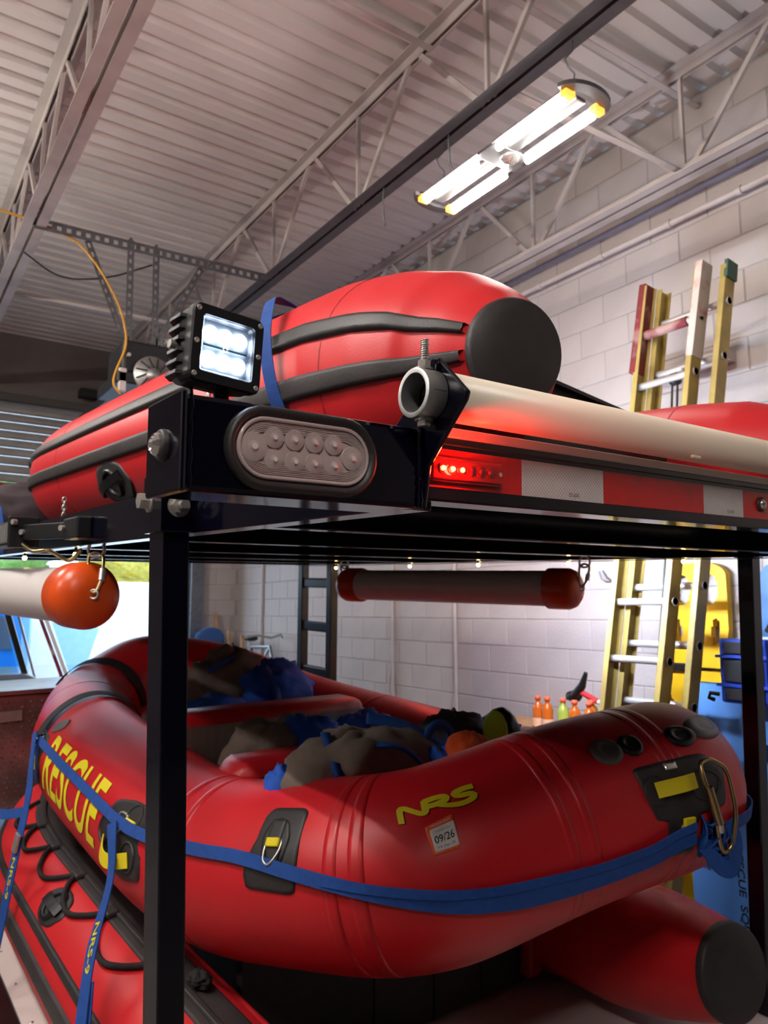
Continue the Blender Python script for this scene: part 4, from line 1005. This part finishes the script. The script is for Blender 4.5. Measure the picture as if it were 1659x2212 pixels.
part('cone_flange', LR.band(.78, .81, .008), 'hull_red_dark', LBo)
part('crest_strip', LL.strip(.15, 3.6, -22, 12, .006), 'rubber_scuffed', LBo, label='black rubber strip along the top')
part('crest_bead', LL.strip(.15, 3.6, -1, 5, .018, edge=2), 'rubber', LBo)
part('rub_strake', LL.strip(.1, 3.6, 56, 64, .012), 'rubber', LBo)
part('rub_strake', LL.strip(.1, 3.6, 76, 92, .012), 'rubber_scuffed', LBo)
part('transom', MB().box(1.07, 2.29, 2.20, 2.24, BEDZ + .02, -1.14), 'rubber', LBo)
for x in (1.56, 1.82, 2.05): part('transom_joint', MB().box(x - .003, x + .003, 2.195, 2.20, BEDZ + .02, -1.14), 'black_plastic', LBo)
part('boat_floor', MB().box(1.0, 2.30, 2.24, 4.4, BEDZ + .03, BEDZ + .10).box(1.02, 1.72, 1.5, 2.24, BEDZ + .004, BEDZ + .03), 'rubber', LBo)
part('inner_lip', LL.strip(.6, 1.6, -62, -36, .008), 'hull_red_dark', LBo)
# inflation valve
fn = LL.local(1.92, 38, 0)
vl = part('carry_handle', patch(fn, [(-.13, 0), (-.08, .055), (0, .07), (.08, .055), (.13, 0), (.08, -.055), (0, -.07), (-.08, -.055)], .005), 'rubber', LBo, label='black rubber handle patch')
part('cup', ring_on(lambda u, v, w=0: fn(u * 1.2, v, w + .004), .055, .038, .010), 'black_plastic', vl)
part('grip', MB().ribbon([fn(u, 0, .010 + .03 * (1 - (u / .085) ** 2)) for u in np.linspace(-.085, .085, 12)], [LL.at(1.92 - u, 38)[1] for u in np.linspace(-.085, .085, 12)], .035, .010), 'black_plastic', vl)
# grab rope in loops below the crest strip
anch = [3.05, 2.72, 2.40, 2.02, 1.62, 1.20]
for i in range(len(anch) - 1):
    s0, s1 = anch[i], anch[i + 1]
    pth = [LL.at(s0, 9, .014)[0]] + [LL.at(s0 + (s1 - s0) * f, a, .014)[0] for f, a in ((.10, 20), (.34, 31), (.62, 34), (.85, 24), (.97, 14))] + [LL.at(s1, 8, .016)[0]]
    part('grab_rope_loop', MB().sweep(smooth_path(pth, 36, .42), .0095, 8), 'rope_black', LBo)
    q, n_, t_ = LL.at(s1, 7, .012)
    part('rope_lug', MB().obox(q, (t_, np.cross(n_, t_), n_), (.035, .022, .012)), 'rubber', LBo, .008)
part('rope_knot', MB().blob(LL.at(1.02, -8, .02)[0], (.03, .04, .022), amp=.4, fr=6, seed=5), 'rope_black', LBo)

# ================================================================== RAFT
RP = [[1.024, 2.314, -.9], [.982, 3.696, -.801], [1.192, 4.388, -.741], [1.579, 4.689, -.591], [1.972, 4.41, -.651], [2.183, 3.723, -.798], [2.32, 2.119, -.865], [2.176, 1.428, -.613], [1.709, 1.515, -.663], [1.272, 1.627, -.77]]
R = Tube(RP, .248, True, 320)
RF = thing('rescue_raft', 'red self-bailing rescue raft with yellow lettering on the lower trailer level', 'raft', (1.6, 2.9, -1.13), T)
main = part('main_tube', R.mb(64), 'raft_red', RF)
for s in (.13, .21, 1.95, 2.9, 3.7, 4.6, 5.6, 6.47, 6.52, 6.80, 6.86, 7.25, 7.30):
    part('seam_band', R.band(s - .014, s + .014, .0006, 72), 'raft_seam', main)
part('raft_floor', MB().grid([[(1.05 + 1.15 * i / 8, 1.85 + 2.6 * j / 10, -1.04 + .03 * sin(i * 2.2) + .16 * max(0, 1 - j / 2.5)) for i in range(9)] for j in range(11)], True), 'thwart_grey', RF)
part('keel_edge', R.band(0, .001, -.2, 4), 'rubber', RF)
# thwarts: flat-sided cross beams with red padded tops
def thwart(y, x0, x1, zt, dep=.20, h=.21):
    prof = []
    sec = [(-dep / 2, -h), (-dep / 2, -.045), (-dep / 2 + .005, -.02), (-dep / 2 + .03, 0), (dep / 2 - .03, 0), (dep / 2 - .005, -.02), (dep / 2, -.045), (dep / 2, -h)]
    ends = [(x0 - .02, .55), (x0, .85), (x0 + .03, 1), (x1 - .03, 1), (x1, .85), (x1 + .02, .55)]
    top = MB(); top.grid([[(x, y + a * k, zt + (b + .09) * k - .09) for a, b in sec[1:7]] for x, k in ends], True)
    th = part('thwart', top, 'raft_red', RF, label='red topped cross beam')
    part('thwart_side', MB().box(x0, x1, y - dep / 2 + .002, y + dep / 2 - .002, zt - h, zt - .043), 'thwart_grey', th)
thwart(3.02, 1.14, 2.0, -.545, .20, .30)
thwart(2.38, 1.10, 2.06, -.60, .20, .24)

# decals, patches and fittings
fn = R.local(.985, 76, 0)
text_part('RESCUE', R.local(.985, 76, 0), .70, .225, 'print_yellow', RF, 'rescue_lettering', t=.0025, bold=.012, shear=-.05, cuts=.1, label='yellow RESCUE lettering')
def stroke(fn, pts, w, t=.003, flat=1., k=.42):
    P = smooth_path([(a, b, 0) for a, b in pts], 36, k); m = MB(); G = []
    for i in range(len(P)):
        d = P[min(i + 1, len(P) - 1)] - P[max(i - 1, 0)]; d = d / np.linalg.norm(d); d[1] /= flat; d = d / np.linalg.norm(d); n = np.array([-d[1], d[0] * flat])
        G.append([fn(*(P[i][:2] - n * w / 2), t), fn(*P[i][:2], t), fn(*(P[i][:2] + n * w / 2), t)])
    return m.grid(G, True)
def logo_fn(x, y, w=0.):                  # flat logo artwork (thousandths) laid onto the curved tube
    return R.at(7.185 - .117 * x + .013 * y + .001 * x * x - .013 * y * y + .045 * x * y, 14.355 + 4.714 * x + 51.087 * y + 2.511 * x * x - 9.255 * y * y - 5.632 * x * y, w)[0]
logo = MB()
for pts in ([(.195, .755), (.160, .530), (.235, .505), (.400, .555), (.540, .595), (.610, .570), (.575, .385)],
            [(.570, .400), (.700, .345), (.850, .302), (.925, .310), (.905, .370), (.800, .422), (.630, .478)],
            [(.760, .425), (.860, .445), (1.000, .450), (1.150, .430), (1.300, .375), (1.405, .300), (1.405, .262), (1.330, .255), (1.160, .292), (1.060, .300), (1.035, .265), (1.100, .215), (1.240, .165), (1.375, .135)]):
    b = stroke(logo_fn, pts, .118, .003, .66, .3); logo.add(b.v, b.f)
part('nrs_logo', logo, 'logo_yellow', RF, label='yellow NRS logo')
def fn(u, v, w=0.):                        # sticker, u and v in its own metres
    p, q = u / .074 + .5, v / .088 + .5
    c = np.array([(7.1378, 66.6), (7.0994, 63.73), (7.0940, 44.76), (7.1394, 49.96)])
    sa_ = (c[0] * (1 - p) + c[1] * p) * (1 - q) + (c[3] * (1 - p) + c[2] * p) * q
    return R.at(sa_[0], sa_[1], w)[0]
sk = part('registration_sticker', patch(fn, [(-.036, -.044), (.036, -.044), (.034, .044), (-.038, .040)], .0025, r=.06), 'sticker_orange', RF, label='orange and white 09/26 registration sticker')
part('sticker_centre', patch(fn, [(-.028, -.036), (.034, -.036), (.033, .026), (-.029, .026)], .0032, r=.05, lip=.0026), 'sticker_white', sk)
text_part('09/26', lambda u, v, w=0: fn(u + .002, v - .005, w), .050, .020, 'print_black', sk, 'sticker_date', t=.004, bold=.012)
text_part('VA Dept Of', lambda u, v, w=0: fn(u + .003, v - .027, w), .044, .009, 'print_black', sk, 'sticker_small_print', t=.004)
text_part('Validated thru', lambda u, v, w=0: fn(u + .002, v + .016, w), .040, .006, 'print_grey', sk, 'sticker_small_print', t=.004)
text_part('VIRGINIA BOAT', lambda u, v, w=0: fn(u, v + .034, w), .05, .006, 'sticker_white', sk, 'sticker_small_print', t=.0035)

def dring(fn, u, v, w, h, parent, mm='steel', r=.0035, tiltw=.02):
    pts = [(u - w, v + h, .006), (u + w, v + h, .006), (u + w * .95, v, .012), (u + w * .6, v - h * .7, tiltw), (u, v - h, tiltw), (u - w * .6, v - h * .7, tiltw), (u - w * .95, v, .012)]
    P = resample(rounded([fn(*p) for p in pts], .35, 5, True), 40, True)[0]
    return part('d_ring', MB().sweep(P, r, 8, closed=True), mm, parent)
# patch with D-ring on the near left bend
fn = R.local(7.448, 62, 0)
p1 = part('ring_patch', patch(fn, [(-.055, .112), (.072, .112), (.074, -.02), (.070, -.104), (-.085, -.096), (-.098, -.06)], .005, 9, .18), 'rubber', RF, label='black rubber D-ring patch')
part('ring_boss', patch(lambda u, v, w=0: fn(u, v, w + .004), [(-.045, .03), (-.03, .07), (0, .08), (.03, .07), (.045, .03), (.035, -.03), (0, -.045), (-.035, -.03)], .004, 5), 'rubber', p1)
part('ring_tab', patch(lambda u, v, w=0: fn(u, v + .045, w + .008), [(-.022, -.028), (.022, -.028), (.022, .028), (-.022, .028)], .004, 3, .08), 'rubber', p1)
part('yellow_tab', patch(lambda u, v, w=0: fn(u, v + .013, w + .012), [(-.021, -.010), (.021, -.010), (.021, .011), (-.021, .011)], .005, 3, .1), 'web_yellow', p1)
dring(fn, 0, -.008, .026, .032, p1)
# big handle patch on the near right bend
fn = R.local(6.52, 80, -6)
p2 = part('handle_patch', patch(fn, [(-.125, .105), (.10, .125), (.135, .08), (.13, -.02), (.06, -.03), (.05, -.135), (-.045, -.135), (-.048, -.035), (-.085, -.03), (-.105, .02)], .005, 10, .14), 'rubber', RF, label='black rubber handle patch')
for cu in (-.07, .085):
    part('boss', ring_on(lambda u, v, w=0: fn(u + cu, v + .04, w + .004), .040, .034, .005), 'rubber', p2)
us = np.linspace(-.075, .062, 18)
part('yellow_handle', MB().ribbon([fn(u, .042 + .012 * (u + .07) / .13, .008 + .03 * sin(pi * (i / 17))) for i, u in enumerate(us)], [R.at(6.5 - u, 72)[1] for u in us], .040, .004), 'web_yellow', p2)
part('maker_tag', patch(lambda u, v, w=0: fn(u, v + .098, w + .004), [(-.022, -.010), (.020, -.008), (.020, .010), (-.022, .010)], .003, 2, .08), 'lens_silver', p2)
part('yellow_tab', patch(lambda u, v, w=0: fn(u + .018, v - .045, w + .010), [(-.020, -.012), (.020, -.012), (.020, .012), (-.020, .012)], .005, 3, .1), 'web_yellow', p2)
dring(fn, .018, -.075, .024, .026, p2, 'brass')
cbp = [fn(.055, .088, .05), fn(.085, .095, .05), fn(.112, .07, .052), fn(.117, -.02, .055), fn(.118, -.10, .055), fn(.100, -.115, .055), fn(.082, -.09, .052), fn(.066, -.01, .05), fn(.052, .06, .05)]
cb_ = thing('large_carabiner', 'large metal carabiner clipped through the yellow handle of the raft', 'carabiner', tuple(fn(.09, -.1, .05)), T)
part('body', MB().sweep(resample(rounded(cbp, .35, 5, True), 70, True)[0], .0062, 10, closed=True), 'brass', cb_)
part('lock_sleeve', MB().cyl(fn(.060, .035, .05), fn(.078, -.045, .052), .0115, n=14), 'brass', cb_)
part('sleeve_collar', MB().cyl(fn(.078, -.045, .052), fn(.082, -.062, .052), .0085, n=14), 'steel', cb_)
# round snap patches on the top of the near right bend
for s, a, rr, mm in ((6.665, 38, .043, 'grey_patch'), (6.588, 38, .036, 'black_plastic'), (6.425, 40, .036, 'black_plastic'), (6.355, 37, .043, 'grey_patch')):
    f2 = R.local(s, a, 0)
    part('snap_disc', MB().grid([[f2(q * rr * cos(x), q * rr * sin(x), w) for x in np.linspace(0, 2 * pi, 30)[:-1]] for q, w in ((1, -.002), (1, .004), (.9, .008), (.55, .010), (.5, .008), (.3, .007), (.02, .007))], True, cv=True), mm, RF)
# left side patches
fn = R.local(.44, 78, 0)
p3 = part('ring_patch', patch(fn, [(-.15, .02), (-.09, .10), (.02, .125), (.15, .125), (.17, -.08), (.05, -.115), (-.09, -.10)], .005, 9, .2), 'rubber', RF, label='black rubber patch with yellow handle on the left side')
for u, v in ((-.10, .0), (.09, -.03), (.06, .075)): part('boss', ring_on(lambda a, b, w=0, u=u, v=v: fn(a + u, b + v, w + .004), .045, .038, .006), 'rubber', p3)
us = np.linspace(-.095, .10, 18)
part('yellow_handle', MB().ribbon([fn(u, -.035 - .02 * sin(pi * (i / 17)), .008 + .03 * sin(pi * (i / 17))) for i, u in enumerate(us)], [R.at(.44 - u, 88)[1] for u in us], .045, .004), 'web_yellow', p3)
part('yellow_tab', patch(lambda u, v, w=0: fn(u + .06, v + .055, w + .010), [(-.03, -.014), (.03, -.014), (.03, .014), (-.03, .014)], .005, 3, .1), 'web_yellow', p3)
dring(fn, .0, .040, .030, .034, p3, r=.0042)
fn = R.local(1.50, 80, 0)
p4 = part('ring_patch', patch(fn, [(-.10, .10), (.10, .10), (.10, -.11), (-.10, -.11)], .005, 8, .2), 'rubber', RF, label='black rubber patch at the far left bend')
part('yellow_tab', patch(lambda u, v, w=0: fn(u, v - .03, w + .010), [(-.05, -.025), (.05, -.025), (.05, .025), (-.05, .025)], .006, 3, .1), 'web_yellow', p4)
dring(fn, 0, .05, .03, .034, p4, r=.0045)
part('grey_tab', patch(R.local(1.40, 44, 30), [(-.05, -.03), (.05, -.03), (.05, .03), (-.05, .03)], .004, 4, .3), 'grey_patch', RF)
# inner patches
fn = R.local(4.55, -62, 0)
p5 = part('handle_patch', patch(fn, [(-.16, .09), (.16, .09), (.16, -.11), (-.16, -.11)], .005, 8, .25), 'rubber', RF, label='black patch with yellow handle inside the far tube')
us = np.linspace(-.10, .08, 14)
part('yellow_handle', MB().ribbon([fn(u, .01, .01 + .03 * sin(pi * i / 13)) for i, u in enumerate(us)], [R.at(4.55 - u, -62)[1] for u in us], .05, .005), 'web_yellow', p5)
fn = R.local(3.95, -60, 0)
p6 = part('handle_patch', patch(fn, [(-.13, .09), (.13, .09), (.13, -.11), (-.13, -.11)], .005, 8, .25), 'rubber', RF)
part('yellow_handle', MB().ribbon([fn(u, 0, .02) for u in np.linspace(-.06, .06, 8)], [R.at(3.95 - u, -60)[1] for u in np.linspace(-.06, .06, 8)], .05, .005), 'web_yellow', p6)
fn = R.local(1.05, -55, 0)
part('handle_patch', patch(fn, [(-.1, .08), (.1, .08), (.1, -.09), (-.1, -.09)], .005, 6, .25), 'web_yellow', RF)

# straps on the raft
sa = [(1.50, 66, .01), (1.2, 66, .006), (.9, 66, .006), (.6, 66, .008), (.40, 67, .016), (.25, 66, .012), (.10, 64, .008), (7.60 - 7.68, 66, .006), (7.45 - 7.68, 71, .012), (7.31 - 7.68, 77, .006), (7.20 - 7.68, 84, .005), (7.12 - 7.68, 91, .005), (7.0 - 7.68, 98, .005), (6.8 - 7.68, 106, .005), (6.64 - 7.68, 106, .006), (6.56 - 7.68, 101, .012), (6.50 - 7.68, 99, .02)]
LR_ = R.L
sa = [(s if s >= 0 else s + 7.68 - LR_, a, o) for s, a, o in sa]
class _U:                                  # unwrapped s for a closed tube
    pass
P, N = tube_path(R, sa, 150)
w_ = [.034 if i < 60 else .036 + .016 * min(1, (i - 60) / 40) if i < 120 else .05 - .02 * (i - 120) / 30 for i in range(150)]
solo('tie_strap', MB().ribbon(P, N, w_, .004), 'strap_blue', 'long blue strap running around the near end of the raft', 'strap', T, 'blue tie-down straps')
P2, N2 = tube_path(R, [(s, a - 7 * min(1, max(0, (i - 9) / 3)), o + .004) for i, (s, a, o) in enumerate(sa)][9:], 60)
solo('tie_strap', MB().ribbon(P2, N2, .022, .003), 'strap_blue', 'upper doubled fold of blue strap below the sticker on the raft', 'strap', T, 'blue tie-down straps')
kc = R.at(6.435, 104, .03)[0]
kn = MB(); random.seed(11)
for i in range(5):
    c = kc + V(random.uniform(-.035, .035), random.uniform(-.012, .012), random.uniform(-.03, .03)); a0 = random.uniform(0, 6)
    pth = [c + .035 * V(cos(a + a0), .45 * sin(2 * a), sin(a + a0) * (1.0 + .2 * i / 4)) for a in np.linspace(0, 2 * pi, 22)[:-1]]
    kn.ribbon(pth, [V(sin(q), -1, cos(q)) for q in np.linspace(0, 3, 21)], .034, .005, True, True)
kn.ribbon(smooth_path([kc + V(.03, -.02, .05), kc + V(.055, -.03, -.01), kc + V(.03, -.03, -.075), kc + V(-.02, -.02, -.06), kc + V(-.06, 0, 0)], 24), [(0, -1, .1)] * 24, .045, .006)
solo('strap_knot', kn, 'strap_blue', 'bulky knot of blue strap below the carabiner on the raft', 'knot', T)
P, N = tube_path(R, [(6.40, 100, .012), (6.28, 98, .006), (6.12, 96, .006), (5.95, 94, .006)], 20)
solo('tie_strap', MB().ribbon(P, N, .036, .004), 'strap_blue', 'blue strap leading from the knot around the right end of the raft', 'strap', T, 'blue tie-down straps')
def lettered_strap(pts, nrm, w, label, txt, lo, hi, seed=0):
    S = smooth_path(pts, 60, .4)
    t = thing('tie_strap', label, 'strap', tuple(S[-1]), T, 'blue tie-down straps')
    ww = [w * (1 - .35 * abs(sin(i * .14 + seed))) if i < 20 else w for i in range(60)]
    part('webbing', MB().ribbon(S, nrm, ww, .004), 'strap_blue', t)
    i0, i1 = int(lo * 59), int(hi * 59)
    a, b = S[i0], S[i1]; d = (b - a) / np.linalg.norm(b - a); n = V(*nrm[0]) if hasattr(nrm[0], '__len__') else V(*nrm); n = n - d * n.dot(d); n /= np.linalg.norm(n)
    def f(u, v, w_=0):
        x = (u / np.linalg.norm(b - a) + .5) * (i1 - i0) + i0; i = int(min(max(x, 0), 58)); q = S[i] * (1 - x + i) + S[i + 1] * (x - i)
        return q + np.cross(n, d) * v + n * (w_ + .003)
    text_part(txt, f, np.linalg.norm(b - a), w * .42, 'logo_yellow', t, 'strap_lettering', t=.001, bold=.015)
    return t, S
d0 = R.at(.44, 66, .03)[0]
nn = [(-.9, -.45, .15)] * 60
lettered_strap([d0 + V(-.01, 0, -.01), (.737, 2.42, -.913), (.657, 2.33, -1.06), (.60, 2.2, -1.19), (.56, 2.1, -1.40), (.55, 2.08, -1.62)], nn, .042, 'blue lettered strap hanging from the side ring of the raft past the lower boat', 'NRS-9', .30, .43)
strap('tie_strap', smooth_path([(.635, 2.26, -1.12), (.60, 2.16, -1.24), (.575, 2.06, -1.45)], 16), [(-.8, -.6, .1)] * 16, .034, 'short second tail of blue strap beside the lettered one at the bottom', t=.004)
e0 = R.at(1.50, 62, .04)[0]
tt, S = lettered_strap([e0, e0 + V(-.03, -.10, -.10), (.69, 3.4, -.886), (.63, 3.3, -1.08), (.59, 3.28, -1.31), (.56, 3.25, -1.45), (.55, 3.22, -1.62)], nn, .040, 'blue lettered strap with metal buckle at the left edge of the picture', 'NRS-9', .50, .64, 1)
q = S[26]
part('cam_buckle', MB().obox(q + V(-.008, -.004, 0), ((0, 1, 0), (.2, 0, 1), (1, 0, -.2)), (.026, .034, .007)), 'steel', tt, .004)
strap('tie_strap', smooth_path([(.67, 3.38, -.94), (.62, 3.55, -.99), (.56, 3.8, -1.0), (.48, 4.2, -.98)], 20), [(-.8, -.4, .4)] * 20, .04, 'blue strap end leading off to the left edge beside the buckle strap')
P, N = tube_path(R, [(1.50, 64, .015), (1.56, 30, .006), (1.62, 0, .006), (1.66, -35, .006), (1.68, -70, .006)], 40)
strap('tie_strap', P, N, .075, 'black strap crossing over the left tube of the raft', 'strap_black', group='black straps on the raft')
P, N = tube_path(R, [(2.35, 60, .006), (2.38, 20, .006), (2.40, -20, .006), (2.36, -60, .006), (2.3, -85, .006)], 40)
strap('tie_strap', P, N, .08, 'black strap over the far bow of the raft behind the rack post', 'strap_black', group='black straps on the raft')
P, N = tube_path(R, [(1.50, 70, .015), (1.45, 74, .006), (1.40, 90, .006), (1.38, 100, .01)], 16)
strap('tie_strap', P, N, .03, 'short blue strap below the far left ring of the raft')

# gear in the raft
def gear(name, label, cat, c, r, ang, mm, seed, amp=.25, fr=2.6, group='gear bags in the raft', fold=.25):
    t = thing(name, label, cat, (c[0], c[1], c[2] - r[2]), T, group)
    part('body', MB().blob(c, r, ang, amp, fr, seed, fold=fold), mm, t)
    return t
def trim(t, pts, w, mm, name='strap', nrm=(0, -.6, .8)):
    S = smooth_path(pts, 24, .4); return part(name, MB().ribbon(S, nrm if hasattr(nrm[0], '__len__') else [nrm] * 24, w, .008, True), mm, t)
g = gear('gear_bag', 'large blue and brown gear bag at the far end of the raft', 'bag', (1.70, 3.70, -.57), (.26, .20, .18), .3, 'bag_brown', 1)
part('blue_panel', MB().blob((1.86, 3.56, -.58), (.19, .17, .15), .2, .25, 3, 7, fold=.2), 'bag_blue', g)
trim(g, [(1.76, 3.46, -.44), (1.78, 3.38, -.52), (1.82, 3.38, -.66)], .05, 'strap_blue')
trim(g, [(1.50, 3.55, -.46), (1.60, 3.54, -.41), (1.72, 3.66, -.38)], .02, 'bag_blue')
g = gear('gear_bag', 'dark blue bag lying low against the far thwart on the left', 'bag', (1.42, 3.32, -.67), (.22, .13, .12), .1, 'bag_blue', 3)
g = gear('gear_bag', 'brown bag with blue top lying between the two thwarts', 'bag', (1.42, 2.68, -.67), (.22, .14, .12), .25, 'bag_brown', 5)
part('blue_panel', MB().blob((1.54, 2.65, -.65), (.15, .13, .11), .25, .2, 3, 9, fold=.2), 'bag_blue', g)
g = gear('gear_bag', 'crumpled blue bag between the thwarts beside the yellow handle', 'bag', (1.86, 2.74, -.67), (.14, .11, .10), .3, 'bag_blue', 11)
trim(g, [(1.84, 2.64, -.62), (1.90, 2.62, -.59), (1.95, 2.68, -.58)], .05, 'strap_blue')
g = gear('gear_bag', 'big crumpled brown bag with blue piping in front of the near thwart', 'bag', (1.38, 2.02, -.64), (.29, .17, .17), .15, 'bag_brown', 14, amp=.3)
trim(g, [(1.30, 1.93, -.50), (1.36, 1.86, -.49), (1.43, 1.86, -.51), (1.50, 1.84, -.58), (1.52, 1.84, -.66)], .018, 'strap_blue', 'piping')
trim(g, [(1.24, 2.02, -.47), (1.21, 1.92, -.53), (1.22, 1.87, -.62)], .03, 'strap_blue', 'piping')
trim(g, [(1.42, 2.06, -.45), (1.52, 2.00, -.47), (1.63, 1.96, -.53)], .05, 'strap_blue', 'shoulder_strap')
part('strap_loop', MB().ribbon([(1.64 + .05 * cos(a), 1.96, -.52 + .045 * sin(a)) for a in np.linspace(0, 2 * pi, 20)[:-1]], [(0, -1, .2)] * 19, .03, .006, True, True), 'strap_blue', g)
part('blue_end', MB().blob((1.62, 1.95, -.63), (.12, .10, .09), .2, .35, 3.5, 21, fold=.3), 'bag_blue', g)
g = gear('gear_bag', 'dark maroon soft bag in the near right part of the raft', 'bag', (1.84, 2.12, -.60), (.16, .13, .12), .4, 'bag_dark', 17, amp=.15)
g = gear('folded_jacket', 'bright orange cloth tucked inside the near right part of the raft', 'cloth', (1.70, 1.87, -.59), (.12, .08, .085), .3, 'cloth_orange', 19)
g = gear('wetsuit_boot', 'black and lime boot poking up inside the raft', 'boot', (1.925, 1.96, -.555), (.06, .07, .105), .2, 'black_plastic', 23, amp=.08, group='boots in the raft', fold=0)
part('lime_panel', MB().blob((1.880, 1.945, -.525), (.022, .05, .075), .2, .05, 2, 2), 'lime', g)
g = gear('gear_bag', 'small blue bag showing behind the lime boot', 'bag', (2.02, 2.12, -.60), (.16, .10, .08), .3, 'bag_blue', 25)
g = gear('gear_bag', 'blue strap bundle at the left end of the near thwart', 'bag', (1.10, 2.02, -.62), (.05, .06, .07), .3, 'bag_blue', 27)

# ================================================================== IN FRONT OF THE TRAILER
tbx = thing('plate_toolbox', 'diamond plate metal toolbox on the trailer tongue at the left edge', 'toolbox', (.9, 5.3, -1.9), T)
part('box', MB().box(.0, 1.75, 5.02, 5.5, -1.40, -.71), 'diamond_plate', tbx, .008)
lug = MB()
k = 0
for j in range(22):
    for i in range(40):
        x = .35 + i * .032 + (j % 2) * .016; z = -1.36 + j * .029
        a = .7 if (i + j) % 2 else -.7
        dx, dz = .012 * cos(a), .012 * sin(a)
        lug.add([(x - dx, 5.02, z - dz), (x + .005 * sin(a), 5.02, z - .005 * cos(a)), (x + dx, 5.02, z + dz), (x - .005 * sin(a), 5.02, z + .005 * cos(a)), (x, 5.008, z)], [(0, 1, 4), (1, 2, 4), (2, 3, 4), (3, 0, 4)])
o = part('raised_lugs', lug, 'diamond_plate', tbx); o['kind'] = 'stuff'
part('latch_handle', MB().box(.80, .96, 5.0, 5.02, -.86, -.80), 'steel', tbx, .006)
part('lid', MB().box(-.02, 1.77, 5.0, 5.52, -.705, -.68), 'diamond_plate', tbx, .005)

tr = thing('pickup_truck', 'dark pickup truck parked ahead of the trailer, seen past the orange capped tube', 'truck', (1.2, 7.6, 0), ROOM)
part('bed_wall', MB().box(.2, 2.1, 6.4, 7.2, .55, 1.42), 'truck_black', tr, .03)
part('sill_trim', MB().box(.2, 1.20, 7.20, 7.26, 1.42, 1.47).bar((1.20, 7.23, 1.445), (1.50, 7.15, 1.30), .05, .05), 'truck_trim', tr, .006)
part('cab_lower', MB().box(.2, 2.1, 7.2, 9.0, .45, 1.42), 'truck_black', tr, .05)
part('pillar', MB().bar((1.03, 7.45, 2.10), (1.24, 7.40, 1.42), .05, .05), 'truck_black', tr, .006)
part('pillar', MB().bar((1.13, 7.50, 2.08), (1.32, 7.45, 1.42), .06, .02), 'truck_trim', tr, .004)
part('pillar', MB().bar((1.30, 7.47, 2.04), (1.56, 7.42, 1.36), .028, .03), 'ladder_red', tr, .004)
part('pillar', MB().bar((1.345, 7.47, 2.04), (1.605, 7.42, 1.36), .05, .03), 'truck_white', tr, .004)
part('cab_roof', MB().box(.25, 1.60, 7.3, 8.6, 2.10, 2.16), 'truck_black', tr, .02)
part('pane', MB().add([(.25, 7.44, 1.46), (1.18, 7.42, 1.46), (1.00, 7.46, 2.10), (.25, 7.46, 2.10)], [(0, 1, 2, 3)]), 'window_glass', tr)
part('pane', MB().add([(1.62, 7.44, 1.40), (1.72, 7.44, 1.40), (1.86, 7.48, 1.84), (1.38, 7.46, 2.05)], [(0, 1, 2, 3)]), 'window_glass', tr)
for x in (.3, 2.0):
    for y in (6.8, 8.6): part('wheel', MB().cyl((x - .12, y, .38), (x + .12, y, .38), .38, n=28), 'rubber', tr)
# outside the open door
tl2 = thing('box_trailer', 'white box trailer parked outside the open door', 'trailer', (5, 15, 0), ROOM)
part('box', MB().box(2.2, 9.0, 14.0, 16.2, .6, 2.52), 'truck_white', tl2, .03)
for x in (3.5, 8.0): part('wheel', MB().cyl((x, 14.0, .4), (x, 14.25, .4), .4, n=24), 'rubber', tl2)
bc = thing('blue_van', 'bright blue van outside the open door behind the pickup window', 'van', (1.5, 13, 0), ROOM)  # added body, its blue stands in for reflections in the pickup glass
part('body', MB().box(-3.0, 2.1, 12.2, 14.4, .45, 2.1), 'blue_paint', bc, .15)
part('window_band', MB().box(-2.6, 1.8, 12.18, 12.2, 1.45, 1.9), 'truck_trim', bc)
for x in (-2.0, 1.2): part('wheel', MB().cyl((x, 12.15, .4), (x, 12.4, .4), .4, n=24), 'rubber', bc)
random.seed(21)
def tree(x, y, h, r, mm, label):
    t = thing('autumn_tree', label, 'tree', (x, y, 0), ROOM, 'trees outside the open door')
    part('trunk', MB().cyl((x, y, 0), (x, y, h * .5), .18, .12, n=8), 'bark', t)
    cr = MB()
    for i in range(420):
        d = V(random.gauss(0, 1), random.gauss(0, 1), random.gauss(0, 1)); d = d / np.linalg.norm(d) * r * random.uniform(.6, 1.0)
        c = V(x, y, h * .62) + d * V(1, 1, .95); a = V(random.gauss(0, 1), random.gauss(0, 1), random.gauss(0, 1)); b = np.cross(a, V(.3, .5, .7))
        a = a / np.linalg.norm(a) * .25; b = b / (np.linalg.norm(b) + 1e-6) * .25
        cr.add([c - a, c + b, c + a, c - b], [(0, 1, 2, 3)])
    cr.blob((x, y, h * .62), (r * .85, r * .85, r * .8), 0, .2, 3, x)
    part('crown', cr, mm, t)
tree(8.2, 27, 7, 2.4, 'foliage_yellow', 'yellow autumn tree outside behind the white box trailer')
tree(13.6, 28, 7, 2.4, 'foliage_orange', 'orange autumn tree outside behind the white box trailer')
tree(2.8, 27, 7, 2.4, 'foliage_green', 'green tree outside the open door above the white tube')

bpy.context.view_layer.update()
